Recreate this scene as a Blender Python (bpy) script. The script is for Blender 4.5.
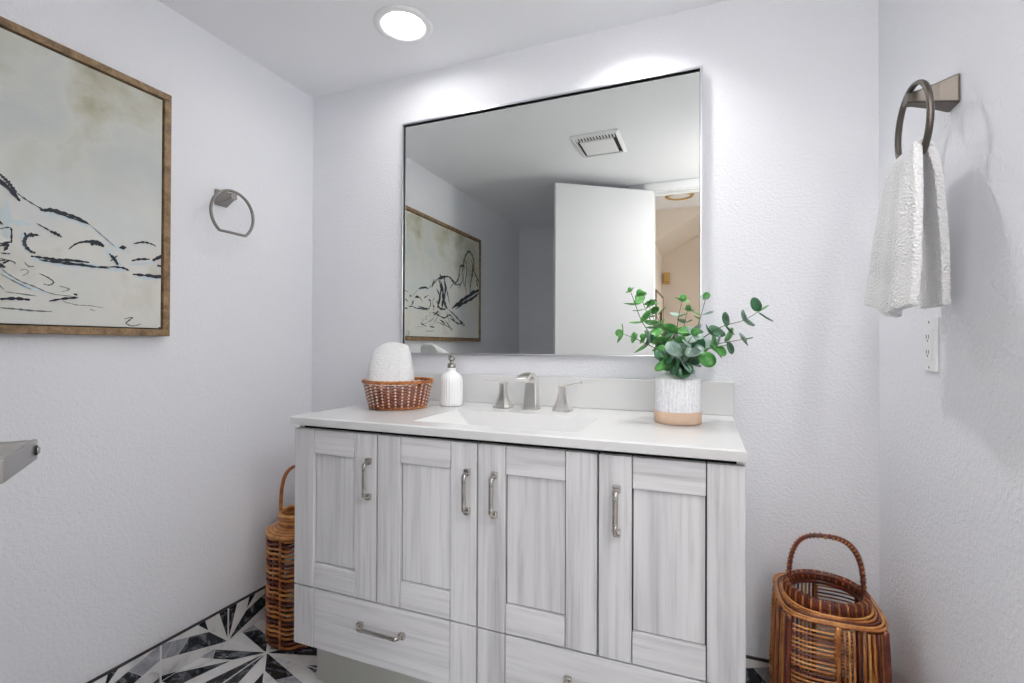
import bpy, bmesh, math, random
from mathutils import Vector, Matrix

# ---------------------------------------------------------------- camera, world, exposure
scn = bpy.context.scene
COL = scn.collection
for o in list(bpy.data.objects):
    bpy.data.objects.remove(o)
cam_d = bpy.data.cameras.new('camera')
cam_d.sensor_width = 36.0
cam_d.lens = 17.167
cam_d.clip_start = 0.01
cam = bpy.data.objects.new('camera', cam_d)
COL.objects.link(cam)
R0 = (0.92874576, 0.37069929, 0.00365332)
U0 = (-0.00093163, -0.00752084, 0.99997128)
B0 = (0.37071613, -0.92872249, -0.00663959)
cam.matrix_world = Matrix(((R0[0], U0[0], B0[0], 1.16636), (R0[1], U0[1], B0[1], -1.67613),
                           (R0[2], U0[2], B0[2], 1.07676), (0, 0, 0, 1)))
scn.camera = cam
world = bpy.data.worlds.new('world')
scn.world = world
world.use_nodes = True
wt = world.node_tree
wc = wt.nodes.new('ShaderNodeTexCoord'); wx = wt.nodes.new('ShaderNodeSeparateXYZ'); wr = wt.nodes.new('ShaderNodeValToRGB')
wt.links.new(wc.outputs['Generated'], wx.inputs[0]); wt.links.new(wx.outputs['Z'], wr.inputs['Fac'])
wr.color_ramp.elements[0].position = 0.0; wr.color_ramp.elements[0].color = (0.10, 0.10, 0.095, 1)   # ground outside
wr.color_ramp.elements[1].position = 0.02; wr.color_ramp.elements[1].color = (0.92, 0.95, 1, 1)     # sky
wt.links.new(wr.outputs['Color'], wt.nodes['Background'].inputs['Color'])
world.node_tree.nodes['Background'].inputs[0].default_value = (0.92, 0.95, 1, 1)
world.node_tree.nodes['Background'].inputs[1].default_value = 7.0
LAMP = 42.0          # radiance of the lamps' lenses and shades
DEEP = 225.0
DRUM_FILL = 28.0
SCONCE_FILL = 34.0

HALL_LAMP = 22.0
scn.view_settings.view_transform = 'Standard'
scn.view_settings.look = 'None'
scn.view_settings.gamma = 1.0
scn.view_settings.use_curve_mapping = False
scn.view_settings.exposure = 0.17
try:
    scn.cycles.max_bounces = 14
    scn.cycles.diffuse_bounces = 10
    scn.cycles.glossy_bounces = 8
    scn.cycles.sample_clamp_indirect = 6.0
except Exception:
    pass

rnd = random.Random(7)
XL, XR, ZC = -0.455, 1.621, 2.167
YD = -1.75                       # room face of the door wall
ZT = 0.859                       # vanity top

# ---------------------------------------------------------------- node materials
def mat(name, color=(0.8, 0.8, 0.8), rough=0.5, metal=0.0, spec=0.5):
    m = bpy.data.materials.new(name)
    m.use_nodes = True
    b = m.node_tree.nodes['Principled BSDF']
    b.inputs['Base Color'].default_value = (*color, 1)
    b.inputs['Roughness'].default_value = rough
    b.inputs['Metallic'].default_value = metal
    b.inputs['Specular IOR Level'].default_value = spec
    return m, m.node_tree, b

def coords(nt, scale=(1, 1, 1), kind='Object'):
    tc = nt.nodes.new('ShaderNodeTexCoord')
    mp = nt.nodes.new('ShaderNodeMapping')
    mp.inputs['Scale'].default_value = scale
    nt.links.new(tc.outputs[kind], mp.inputs['Vector'])
    return mp.outputs['Vector']

def noise(nt, vec, scale, detail=4.0, rough=0.5, dist=0.0):
    n = nt.nodes.new('ShaderNodeTexNoise')
    n.inputs['Scale'].default_value = scale
    n.inputs['Detail'].default_value = detail
    n.inputs['Roughness'].default_value = rough
    n.inputs['Distortion'].default_value = dist
    nt.links.new(vec, n.inputs['Vector'])
    return n.outputs['Fac']

def ramp(nt, fac, stops):
    r = nt.nodes.new('ShaderNodeValToRGB')
    e = r.color_ramp.elements
    while len(e) < len(stops):
        e.new(0.5)
    for k, (p, c) in enumerate(stops):
        e[k].position = p
        e[k].color = (*c, 1)
    nt.links.new(fac, r.inputs['Fac'])
    return r.outputs['Color']

def mixc(nt, fac, a, b, mode='MIX'):
    m = nt.nodes.new('ShaderNodeMix')
    m.data_type = 'RGBA'
    m.blend_type = mode
    for s, v in ((0, fac), (6, a), (7, b)):
        if isinstance(v, (int, float)):
            m.inputs[s].default_value = v
        elif isinstance(v, tuple):
            m.inputs[s].default_value = (*v, 1)
        else:
            nt.links.new(v, m.inputs[s])
    return m.outputs[2]

def bump(nt, b, h, strength=0.3, dist=0.002):
    n = nt.nodes.new('ShaderNodeBump')
    n.inputs['Strength'].default_value = strength
    n.inputs['Distance'].default_value = dist
    nt.links.new(h, n.inputs['Height'])
    nt.links.new(n.outputs['Normal'], b.inputs['Normal'])

def plaster(name, color, strength=0.85):
    m, nt, b = mat(name, color, 0.7, 0, 0.3)
    v = coords(nt)
    h = noise(nt, v, 120, 3, 0.55)
    bump(nt, b, h, strength, 0.003)
    return m

M = {}
M['wall'] = plaster('wall_paint', (0.828, 0.838, 0.872))
M['ceiling'] = plaster('ceiling_paint', (0.86, 0.868, 0.89), 0.25)
gm, gnt, gb = mat('clear_glass', (1, 1, 1), 0.0)
gtr = gnt.nodes.new('ShaderNodeBsdfTransparent'); ggl = gnt.nodes.new('ShaderNodeBsdfGlossy'); gmx = gnt.nodes.new('ShaderNodeMixShader')
ggl.inputs['Roughness'].default_value = 0.0; gmx.inputs[0].default_value = 0.07
gnt.links.new(gtr.outputs[0], gmx.inputs[1]); gnt.links.new(ggl.outputs[0], gmx.inputs[2])
gnt.links.new(gmx.outputs[0], gnt.nodes['Material Output'].inputs['Surface'])
M['glass'] = gm
M['hall_wall'] = plaster('hall_wall_paint', (0.74, 0.66, 0.58), 0.2)
M['white_paint'] = mat('white_trim_paint', (0.82, 0.82, 0.83), 0.35)[0]
M['door_paint'] = mat('door_paint', (0.68, 0.68, 0.695), 0.6)[0]
M['brown_gap'] = mat('brown_gap', (0.16, 0.09, 0.06), 0.6)[0]
M['brass'] = mat('brass', (0.62, 0.42, 0.16), 0.3, 1.0)[0]
M['dark_bronze'] = mat('dark_bronze', (0.12, 0.08, 0.05), 0.4, 0.8)[0]

def marble(name, stops, scale):
    m, nt, b = mat(name, (0.5, 0.5, 0.5), 0.22)
    v = coords(nt)
    f = noise(nt, v, scale, 8, 0.65, 2.2)
    nt.links.new(ramp(nt, f, stops), b.inputs['Base Color'])
    return m
M['marble_white'] = marble('white_marble', [(0.25, (0.42, 0.42, 0.44)), (0.45, (0.76, 0.755, 0.75)), (1.0, (0.90, 0.895, 0.89))], 9)
M['marble_black'] = marble('black_marble', [(0.0, (0.008, 0.010, 0.014)), (0.52, (0.018, 0.021, 0.028)), (0.62, (0.20, 0.21, 0.24)), (0.70, (0.03, 0.035, 0.045))], 14)
M['marble_grey'] = marble('grey_marble', [(0.2, (0.16, 0.17, 0.20)), (0.55, (0.40, 0.41, 0.45)), (0.75, (0.62, 0.62, 0.65))], 16)
M['grout'] = mat('pale_grout', (0.74, 0.74, 0.74), 0.8)[0]
M['black_trim'] = mat('black_edge_trim', (0.02, 0.02, 0.02), 0.35, 0.3)[0]

def wood_grey(name, sc_fine, sc_broad):
    m, nt, b = mat(name, (0.6, 0.6, 0.6), 0.45, 0, 0.35)
    f1 = noise(nt, coords(nt, sc_broad), 1.0, 4, 0.6, 0.6)
    f2 = noise(nt, coords(nt, sc_fine), 1.0, 5, 0.65, 0.2)
    c1 = ramp(nt, f1, [(0.28, (0.52, 0.515, 0.525)), (0.48, (0.67, 0.665, 0.675)), (0.72, (0.76, 0.755, 0.76))])
    c2 = ramp(nt, f2, [(0.30, (0.66, 0.65, 0.65)), (0.50, (1, 1, 1))])
    nt.links.new(mixc(nt, 0.62, c1, c2, 'MULTIPLY'), b.inputs['Base Color'])
    bump(nt, b, f2, 0.12, 0.0006)
    return m
M['wood_v'] = wood_grey('grey_wood_upright_grain', (95, 95, 2.6), (17, 17, 0.9))
M['wood_h'] = wood_grey('grey_wood_level_grain', (2.6, 95, 95), (0.9, 17, 17))
M['carcass'] = mat('grey_carcass', (0.50, 0.49, 0.475), 0.5)[0]
M['toe'] = mat('toe_kick_grey_green', (0.50, 0.50, 0.46), 0.45)[0]
M['gap'] = mat('dark_gap', (0.008, 0.008, 0.008), 0.9)[0]
M['solid_surface'] = mat('white_solid_surface', (0.67, 0.67, 0.667), 0.18)[0]

def brushed(name, color, rough):
    m, nt, b = mat(name, color, rough, 1.0)
    h = noise(nt, coords(nt, (40, 40, 400)), 1.0, 2)
    bump(nt, b, h, 0.06, 0.0005)
    return m
M['nickel'] = brushed('brushed_nickel', (0.78, 0.76, 0.73), 0.28)
M['pull_nickel'] = brushed('satin_pull_nickel', (0.55, 0.52, 0.48), 0.18)
M['dark_nickel'] = brushed('dark_brushed_nickel', (0.135, 0.118, 0.105), 0.42)
M['frame_metal'] = brushed('silver_mirror_frame', (0.66, 0.67, 0.70), 0.28)
M['pump'] = brushed('grey_pump_metal', (0.34, 0.33, 0.30), 0.25)
M['mirror'] = mat('mirror_silver', (0.83, 0.85, 0.82), 0.0, 1.0)[0]
M['mirror_edge'] = mat('mirror_black_edge', (0.02, 0.02, 0.022), 0.4)[0]
M['plastic'] = mat('white_plastic', (0.82, 0.82, 0.83), 0.3)[0]
M['slot'] = mat('dark_slot', (0.02, 0.02, 0.02), 0.7)[0]
M['chrome_screw'] = mat('chrome_screw', (0.5, 0.5, 0.5), 0.2, 1.0)[0]
M['cream'] = mat('cream_board', (0.72, 0.68, 0.62), 0.5)[0]

def emit(name, color, strength):
    m = bpy.data.materials.new(name)
    m.use_nodes = True
    nt = m.node_tree
    nt.nodes.remove(nt.nodes['Principled BSDF'])
    e = nt.nodes.new('ShaderNodeEmission')
    e.inputs['Color'].default_value = (*color, 1)
    e.inputs['Strength'].default_value = strength
    nt.links.new(e.outputs[0], nt.nodes['Material Output'].inputs['Surface'])
    return m
M['lit_nickel'] = brushed('lit_brushed_nickel', (0.30, 0.28, 0.265), 0.3)  # paler copy of the ring nickel, light reflections put into its colour
M['lever'] = brushed('satin_lever_nickel', (0.46, 0.45, 0.44), 0.3)
M['lens'] = emit('downlight_lens', (1.0, 0.985, 0.97), LAMP)
M['lens_deep'] = emit('deep_downlight_lens', (1.0, 0.985, 0.97), DEEP)
M['opal'] = emit('fill_opal_glass', (1.0, 0.985, 0.97), SCONCE_FILL)
M['fill_lens'] = emit('fill_drum_glass', (1.0, 0.985, 0.97), DRUM_FILL)
M['hall_glass'] = emit('hall_lamp_glass', (1.0, 0.80, 0.58), HALL_LAMP)

def cane(name, stops):
    m, nt, b = mat(name, (0.4, 0.15, 0.04), 0.32, 0, 0.6)
    f = noise(nt, coords(nt), 28, 4, 0.6)
    nt.links.new(ramp(nt, f, stops), b.inputs['Base Color'])
    return m
M['cane'] = cane('rattan_honey', [(0.30, (0.16, 0.035, 0.008)), (0.5, (0.42, 0.14, 0.03)), (0.72, (0.62, 0.28, 0.08))])
M['cane_dark'] = cane('rattan_dark', [(0.30, (0.04, 0.008, 0.005)), (0.55, (0.13, 0.022, 0.011)), (0.8, (0.24, 0.05, 0.02))])
M['cane_light'] = cane('rattan_golden', [(0.30, (0.38, 0.14, 0.03)), (0.55, (0.62, 0.29, 0.08)), (0.8, (0.74, 0.42, 0.16))])
M['wicker'] = cane('basket_wicker', [(0.30, (0.10, 0.022, 0.010)), (0.5, (0.25, 0.065, 0.025)), (0.75, (0.42, 0.14, 0.05))])

M['glint_stake'] = mat('glint_stake', (0.74, 0.60, 0.52), 0.4)[0]  # pale colour imitates glints and bright counter showing through the weave
def terry(name, scale, strength, color=(0.86, 0.86, 0.865)):
    m, nt, b = mat(name, color, 0.95, 0, 0.1)
    v = nt.nodes.new('ShaderNodeTexVoronoi')
    v.inputs['Scale'].default_value = scale
    nt.links.new(coords(nt), v.inputs['Vector'])
    bump(nt, b, v.outputs['Distance'], strength, 0.004)
    return m
M['towel'] = terry('white_waffle_terry', 225, .8, (0.76, 0.76, 0.765))
M['towel_soft'] = terry('white_soft_terry', 330, .7, (0.80, 0.80, 0.80))
def crease(m):
    nt = m.node_tree; b = nt.nodes['Principled BSDF']; old = b.inputs['Normal'].links[0].from_node
    n2 = nt.nodes.new('ShaderNodeBump'); n2.inputs['Strength'].default_value = 0.6; n2.inputs['Distance'].default_value = 0.012
    nt.links.new(noise(nt, coords(nt, (1, 1, 1.6)), 38, 3, 0.5, 1.0), n2.inputs['Height'])
    nt.links.new(n2.outputs['Normal'], old.inputs['Normal'])
crease(M['towel_soft'])
M['ceramic'] = mat('white_ceramic', (0.85, 0.85, 0.86), 0.25)[0]
def vase_mat():
    m, nt, b = mat('white_washed_ceramic', (0.8, 0.8, 0.82), 0.75)
    f = noise(nt, coords(nt, (160, 160, 120)), 1.0, 3, 0.5)
    nt.links.new(ramp(nt, f, [(0.35, (0.74, 0.735, 0.765)), (0.55, (0.85, 0.85, 0.87))]), b.inputs['Base Color'])
    return m
M['vase_white'] = vase_mat()
M['vase_tan'] = mat('bare_tan_clay', (0.66, 0.47, 0.34), 0.8)[0]

def leaf(name, a, c):
    m, nt, b = mat(name, a, 0.42, 0, 0.5)
    f = noise(nt, coords(nt), 45, 3)
    nt.links.new(ramp(nt, f, [(0.35, a), (0.65, c)]), b.inputs['Base Color'])
    b.inputs['Subsurface Weight'].default_value = 0.0
    return m
M['leaf_green'] = leaf('leaf_fresh_green', (0.045, 0.22, 0.04), (0.13, 0.40, 0.09))
M['leaf_dark'] = leaf('leaf_deep_green', (0.02, 0.09, 0.04), (0.045, 0.17, 0.07))
M['leaf_grey'] = leaf('leaf_silver_green', (0.16, 0.25, 0.21), (0.30, 0.40, 0.35))
M['stem'] = mat('twig_green_brown', (0.10, 0.12, 0.05), 0.6)[0]

def oak():
    m, nt, b = mat('worn_oak', (0.3, 0.18, 0.08), 0.5)
    f = noise(nt, coords(nt, (12, 12, 12)), 3.0, 6, 0.7, 0.5)
    nt.links.new(ramp(nt, f, [(0.32, (0.11, 0.065, 0.03)), (0.52, (0.27, 0.17, 0.085)), (0.75, (0.42, 0.29, 0.16))]), b.inputs['Base Color'])
    return m
M['oak'] = oak()
M['canvas_edge'] = mat('canvas_dark_edge', (0.05, 0.04, 0.035), 0.8)[0]
def canvas():
    m, nt, b = mat('painted_canvas', (0.6, 0.6, 0.55), 0.75, 0, 0.2)
    v = coords(nt)
    broad = noise(nt, v, 3.2, 5, 0.6, 0.4)
    base = ramp(nt, broad, [(0.32, (0.36, 0.335, 0.225)), (0.43, (0.49, 0.48, 0.39)), (0.54, (0.59, 0.60, 0.56)), (0.66, (0.52, 0.55, 0.54))])
    low = noise(nt, v, 4.0, 4, 0.6, 0.3)
    body = ramp(nt, low, [(0.3, (0.60, 0.585, 0.52)), (0.44, (0.70, 0.69, 0.645)), (0.68, (0.62, 0.65, 0.645))])
    sep = nt.nodes.new('ShaderNodeSeparateXYZ')
    nt.links.new(v, sep.inputs[0])
    add = nt.nodes.new('ShaderNodeMath'); add.operation = 'MULTIPLY_ADD'
    wob = noise(nt, v, 5.0, 3)
    nt.links.new(wob, add.inputs[0]); add.inputs[1].default_value = 0.14
    nt.links.new(sep.outputs['Z'], add.inputs[2])
    f = ramp(nt, add.outputs[0], [(0.0, (1, 1, 1)), (0.42, (1, 1, 1)), (0.58, (0, 0, 0))])
    # Z here is height above the lower edge of the picture, 0 to 0.77 m
    nt.links.new(mixc(nt, f, base, body), b.inputs['Base Color'])
    bump(nt, b, noise(nt, v, 160, 3), 0.25, 0.001)
    return m
M['canvas'] = canvas()
M['ink'] = mat('ink_black', (0.018, 0.024, 0.034), 0.6)[0]
M['ink_grey'] = mat('ink_grey', (0.16, 0.18, 0.19), 0.6)[0]
M['wash_blue'] = mat('wash_pale_blue', (0.56, 0.65, 0.68), 0.7)[0]

# ---------------------------------------------------------------- mesh builder
class MB:
    def __init__(s):
        s.v, s.f, s.mi, s.sm = [], [], [], []
        s.mats = []
    def slot(s, m):
        if m not in s.mats:
            s.mats.append(m)
        return s.mats.index(m)
    def add(s, vs, fs, m, smooth=False):
        o = len(s.v); k = s.slot(m)
        s.v += [tuple(p) for p in vs]
        for f in fs:
            s.f.append([i + o for i in f]); s.mi.append(k); s.sm.append(smooth)
    def box(s, a, b, m, bev=0.0, seg=2, rot=None):
        bm = bmesh.new()
        bmesh.ops.create_cube(bm, size=1)
        c = [(a[i] + b[i]) / 2 for i in range(3)]; d = [abs(b[i] - a[i]) for i in range(3)]
        for v in bm.verts:
            v.co = Vector((v.co.x * d[0], v.co.y * d[1], v.co.z * d[2]))
        if bev > 0:
            bmesh.ops.bevel(bm, geom=bm.edges[:], offset=bev, segments=seg, profile=0.5, affect='EDGES')
        for v in bm.verts:
            p = v.co.copy()
            if rot is not None:
                p = rot @ p
            v.co = p + Vector(c)
        bm.verts.index_update()
        s.add([v.co[:] for v in bm.verts], [[v.index for v in f.verts] for f in bm.faces], m, False)
        bm.free()
    def quad(s, pts, m):
        s.add(pts, [list(range(len(pts)))], m)
    def tube(s, path, r, m, n=8, closed=False, flat=1.0, cap=True, up=None):
        P = [Vector(p) for p in path]
        N = len(P)
        rr = r if callable(r) else (lambda t: r)
        vs, fs = [], []
        prev = None
        for i in range(N):
            if closed:
                t = (P[(i + 1) % N] - P[i - 1])
            else:
                t = P[min(i + 1, N - 1)] - P[max(i - 1, 0)]
            t.normalize()
            if up is not None:
                a = Vector(up) - t * t.dot(Vector(up))
            elif prev is None:
                a = t.orthogonal()
            else:
                a = prev - t * t.dot(prev)
            a.normalize(); prev = a
            b = t.cross(a)
            q = rr(i / max(1, N - 1))
            for k in range(n):
                w = 2 * math.pi * k / n
                vs.append(P[i] + a * math.cos(w) * q + b * math.sin(w) * q * flat)
        R = N if closed else N - 1
        for i in range(R):
            j = (i + 1) % N
            for k in range(n):
                k2 = (k + 1) % n
                fs.append([i * n + k, i * n + k2, j * n + k2, j * n + k])
        if cap and not closed:
            fs.append(list(range(n))[::-1]); fs.append([(N - 1) * n + k for k in range(n)])
        s.add(vs, fs, m, True)
    def lathe(s, prof, c, m, n=40, rfun=None, sel=None):
        vs, fs = [], []
        for i, (r, z) in enumerate(prof):
            for k in range(n):
                w = 2 * math.pi * k / n
                q = r * (rfun(w, i) if rfun else 1.0)
                vs.append((c[0] + q * math.cos(w), c[1] + q * math.sin(w), c[2] + z))
        for i in range(len(prof) - 1):
            for k in range(n):
                k2 = (k + 1) % n
                fs.append([i * n + k, i * n + k2, (i + 1) * n + k2, (i + 1) * n + k])
        s.add(vs, fs, m, True)
    def loft(s, secs, m, smooth=True, cap=True, closed=True):
        n = len(secs[0]); vs = [p for q in secs for p in q]; fs = []
        for i in range(len(secs) - 1):
            for k in range(n if closed else n - 1):
                k2 = (k + 1) % n
                fs.append([i * n + k, i * n + k2, (i + 1) * n + k2, (i + 1) * n + k])
        if cap:
            fs.append(list(range(n))[::-1]); fs.append([(len(secs) - 1) * n + k for k in range(n)])
        s.add(vs, fs, m, smooth)
    def build(s, name, parent=None, origin=(0, 0, 0)):
        me = bpy.data.meshes.new(name)
        o3 = Vector(origin)
        me.from_pydata([tuple(Vector(v) - o3) for v in s.v], [], s.f)
        for m in s.mats:
            me.materials.append(m)
        me.polygons.foreach_set('material_index', s.mi)
        me.polygons.foreach_set('use_smooth', s.sm)
        bm = bmesh.new(); bm.from_mesh(me)
        bmesh.ops.recalc_face_normals(bm, faces=bm.faces[:])
        bm.to_mesh(me); bm.free()
        me.update()
        ob = bpy.data.objects.new(name, me)
        COL.objects.link(ob)
        ob.location = o3
        if parent is not None:
            ob.parent = parent
            ob.location = o3 - world_loc(parent)
        return ob

def world_loc(o):
    l = Vector(o.location)
    while o.parent is not None:
        o = o.parent
        l = l + Vector(o.location)
    return l

def tag(o, label, cat, group=None):
    o['label'] = label; o['category'] = cat
    if group: o['group'] = group
    return o
def thing(name, label, cat, loc, group=None):
    o = bpy.data.objects.new(name, None)
    o.empty_display_size = 0.05
    COL.objects.link(o); o.location = loc
    return tag(o, label, cat, group)
def struct(name, mb, parent=None):
    o = mb.build(name, parent)
    if parent is None: o['kind'] = 'structure'
    return o
def one(fn):
    mb = MB(); fn(mb); return mb
def sm(path, k=8, closed=False):
    """Catmull-Rom resample"""
    P = [Vector(p) for p in path]; out = []; n = len(P)
    for i in range(n if closed else n - 1):
        g = (lambda j: P[j % n]) if closed else (lambda j: P[max(0, min(n - 1, j))])
        p0, p1, p2, p3 = g(i - 1), g(i), g(i + 1), g(i + 2)
        for q in range(k):
            t = q / k
            out.append(0.5 * ((2 * p1) + (p2 - p0) * t + (2 * p0 - 5 * p1 + 4 * p2 - p3) * t * t + (3 * p1 - p0 - 3 * p2 + p3) * t ** 3))
    if not closed: out.append(P[-1])
    return out

# ---------------------------------------------------------------- room shell
W = M['wall']
def wallbox(name, a, b, m=W):
    mb = MB(); mb.box(a, b, m); return struct(name, mb)
wallbox('wall_back', (XL - .1, 0, 0), (XR + .1, .1, ZC))
wallbox('wall_left', (XL - .1, -2.7, 0), (XL, 0, ZC))
wallbox('wall_right', (XR, YD, 0), (XR + .1, 0, ZC))
wallbox('wall_rear', (XL, -2.7, 0), (.66, -2.605, ZC))
wallbox('wall_partition', (.66, -2.7, 0), (.755, YD, ZC))
DX0, DX1, DZ = .832, 1.49, 2.105
mb = MB()
mb.box((.66, YD - .07, 0), (DX0, YD, ZC), W)
mb.box((DX1, YD - .07, 0), (XR + .1, YD, ZC), W)
mb.box((DX0, YD - .07, DZ), (DX1, YD, ZC), W)
struct('wall_front', mb)
mb = MB()
DL = [(.204, -.275), (.94, -.235)]          # recessed downlights
HS, HR = .13, .070
cxs = sorted({XL - .1, XR + .1} | {v for x, y in DL for v in (x - HS, x + HS)})
cys = sorted({-2.7, .1} | {v for x, y in DL for v in (y - HS, y + HS)})
for i in range(len(cxs) - 1):
    for j in range(len(cys) - 1):
        mx, my = (cxs[i] + cxs[i + 1]) / 2, (cys[j] + cys[j + 1]) / 2
        if any(abs(mx - x) < HS and abs(my - y) < HS for x, y in DL): continue
        mb.quad([(cxs[i], cys[j], ZC), (cxs[i + 1], cys[j], ZC), (cxs[i + 1], cys[j + 1], ZC), (cxs[i], cys[j + 1], ZC)], M['ceiling'])
for x, y in DL:
    n = 64; vs = []
    for k in range(n):
        w = 2 * math.pi * (k + .5) / n; c, s_ = math.cos(w), math.sin(w); q = HS / max(abs(c), abs(s_))
        vs += [(x + HR * c, y + HR * s_, ZC), (x + q * c, y + q * s_, ZC)]
    mb.add(vs, [[2 * k, 2 * k + 1, 2 * ((k + 1) % n) + 1, 2 * ((k + 1) % n)] for k in range(n)], M['ceiling'])
    for sx in (-1, 1):
        for sy in (-1, 1):
            ws = [math.atan2(sy, sx) + d * math.pi / n for d in (-1, 1)]
            P = [(x + HS / max(abs(math.cos(w)), abs(math.sin(w))) * math.cos(w), y + HS / max(abs(math.cos(w)), abs(math.sin(w))) * math.sin(w), ZC) for w in ws]
            mb.quad([P[0], P[1], (x + sx * HS, y + sy * HS, ZC)], M['ceiling'])
mb.box((XL - .1, -2.7, ZC + .12), (XR + .1, .1, ZC + .2), M['ceiling'])
struct('ceiling', mb)
mb = MB()
for x0, x1 in ((DX0 - .055, DX0), (DX1, DX1 + .055)):
    mb.box((x0, YD, 0), (x1, YD + .012, DZ), M['white_paint'], .003)
mb.box((DX0 - .055, YD, DZ), (DX1 + .055, YD + .012, DZ + .052), M['white_paint'], .003)
mb.box((DX0, YD - .075, DZ - .006), (DX1, YD, DZ), M['white_paint'])
mb.box((DX0 + .007, YD - .058, DZ - .018), (DX1 - .007, YD - .035, DZ - .0065), M['white_paint'], .002)
mb.box((DX1 - .006, YD - .075, 0), (DX1, YD, DZ - .006), M['white_paint'])
mb.box((DX0, YD - .075, 0), (DX0 + .006, YD, DZ - .006), M['white_paint'])
struct('trim_1', mb)

# floor: mosaic tiles of black and white marble wedges that radiate from shared corners
T, GX, GY = .236, -.259, -.404
def clip(poly, a, b, c):
    out = []
    for i in range(len(poly)):
        p, q = poly[i], poly[(i + 1) % len(poly)]
        dp, dq = a * p[0] + b * p[1] + c, a * q[0] + b * q[1] + c
        if dp >= 0: out.append(p)
        if dp * dq < 0:
            t = dp / (dp - dq)
            out.append((p[0] + (q[0] - p[0]) * t, p[1] + (q[1] - p[1]) * t))
    return out
SQ = [(0.012, 0.012), (.988, 0.012), (.988, .988), (.012, .988)]
def motif():
    """two fans of parallel strips that meet on the tile's diagonal"""
    res = []
    for half in (0, 1):
        tri = clip(SQ, 1, -1, -.008) if half == 0 else clip(SQ, -1, 1, -.008)
        an = math.radians(17 if half == 0 else 73)
        nx, ny = (-math.sin(an), math.cos(an)) if half == 0 else (math.sin(an), -math.cos(an))
        cuts = [-.62, -.215, -.005, .20, .62] if half == 0 else [-.62, -.20, .0, .21, .62]
        cols = ['b', 'w', 'b', 'w'] if half == 0 else ['w', 'b', 'w', 'b']
        for k in range(4):
            p = clip(tri, nx, ny, -cuts[k])
            p = clip(p, -nx, -ny, cuts[k + 1]) if p else p
            if not p or len(p) < 3: continue
            if k == (2, 1)[half]:              # cross cut on one long strip
                q1 = clip(p, -1, -1, 1.0); q2 = clip(p, 1, 1, -1.0)
                for q, c in ((q1, cols[k]), (q2, 'g')):
                    if q and len(q) > 2: res.append((q, c))
            else:
                res.append((p, cols[k]))
    return res
MOT = motif()
CM = {'w': M['marble_white'], 'b': M['marble_black'], 'g': M['marble_grey']}
def shrink(poly, d):
    cx = sum(p[0] for p in poly) / len(poly); cy = sum(p[1] for p in poly) / len(poly)
    return [(cx + (p[0] - cx) * (1 - d), cy + (p[1] - cy) * (1 - d)) for p in poly]
def tile_floor(mb, x0, x1, y0, y1):
    i0, i1 = math.floor((x0 - GX) / T), math.ceil((x1 - GX) / T)
    j0, j1 = math.floor((y0 - GY) / T), math.ceil((y1 - GY) / T)
    for i in range(i0, i1):
        for j in range(j0, j1):
            fx, fy = i % 2 == 1, j % 2 == 1
            for poly, c in MOT:
                P = []
                for u, v in shrink(poly, .012):
                    uu = 1 - u if fx else u; vv = 1 - v if fy else v
                    P.append((GX + (i + uu) * T, GY + (j + vv) * T))
                for (a, b, k) in ((1, 0, -x0), (-1, 0, x1), (0, 1, -y0), (0, -1, y1)):
                    P = clip(P, a, b, k)
                    if not P: break
                if len(P) > 2:
                    mb.quad([(p[0], p[1], 0.0) for p in P], CM[c])
mb = MB()
mb.box((XL - .1, -3.4, -.06), (2.3, .1, -.0008), M['grout'])
tile_floor(mb, XL, XR, -2.6, 0)
struct('floor', mb)

# tiled skirting, half a tile high, with a black metal edge
def skirting(name, along, const, nrm, a, b, phase):
    """along: axis index running along the wall"""
    mb = MB(); H = .118; d = .010
    other = 1 - along
    def pt(s, h, off):
        p = [0, 0, h]; p[along] = s; p[other] = const + nrm * off; return tuple(p)
    lo, hi = [0, 0, 0.0004], [0, 0, H]
    lo[along], hi[along] = a, b
    lo[other], hi[other] = sorted((const + nrm * .0005, const + nrm * (d - .0008)))
    mb.box(lo, hi, M['grout'])
    lo2, hi2 = list(lo), list(hi)
    lo2[2], hi2[2] = H, H + .004
    lo2[other], hi2[other] = sorted((const + nrm * .0005, const + nrm * (d + .001)))
    mb.box(lo2, hi2, M['black_trim'])
    i0, i1 = math.floor((a - phase) / T), math.ceil((b - phase) / T)
    for i in range(i0, i1):
        fl = i % 2 == 1
        for poly, c in MOT:
            P = []
            for u, v in shrink(poly, .012):
                uu = 1 - u if fl else u
                P.append((phase + (i + uu) * T, v * T))
            for (p, q, k) in ((1, 0, -a), (-1, 0, b), (0, -1, H - .001)):
                P = clip(P, p, q, k)
                if not P: break
            if len(P) > 2:
                mb.quad([pt(s, h, d) for s, h in P], CM[c])
    return struct(name, mb)
skirting('baseboard_left', 1, XL, 1, -2.6, -.0005, -.405)
skirting('baseboard_back', 0, 0, -1, XL + .0105, XR - .0105, GX)
skirting('baseboard_right', 1, XR, -1, YD, -.0005, -.405)

# the door stands open into the room, free edge nearer the mirror
hinge = Vector((.834, -1.722, 0)); free = Vector((.277, -1.327, 0))
dv = (free - hinge); L = dv.length; dv.normalize(); dn = Vector((-dv.y, dv.x, 0))
if dn.y < 0: dn = -dn
mb = MB()
A = Matrix((( dv.x, dn.x, 0), (dv.y, dn.y, 0), (0, 0, 1)))
ctr = hinge + dv * (L / 2) - dn * .0175 + Vector((0, 0, .008 + 1.048))
mb.box((ctr.x - L / 2, ctr.y - .0175, .008), (ctr.x + L / 2, ctr.y + .0175, 2.104), M['door_paint'], .002, 2, A)
door = struct('door_1', mb)
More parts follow.
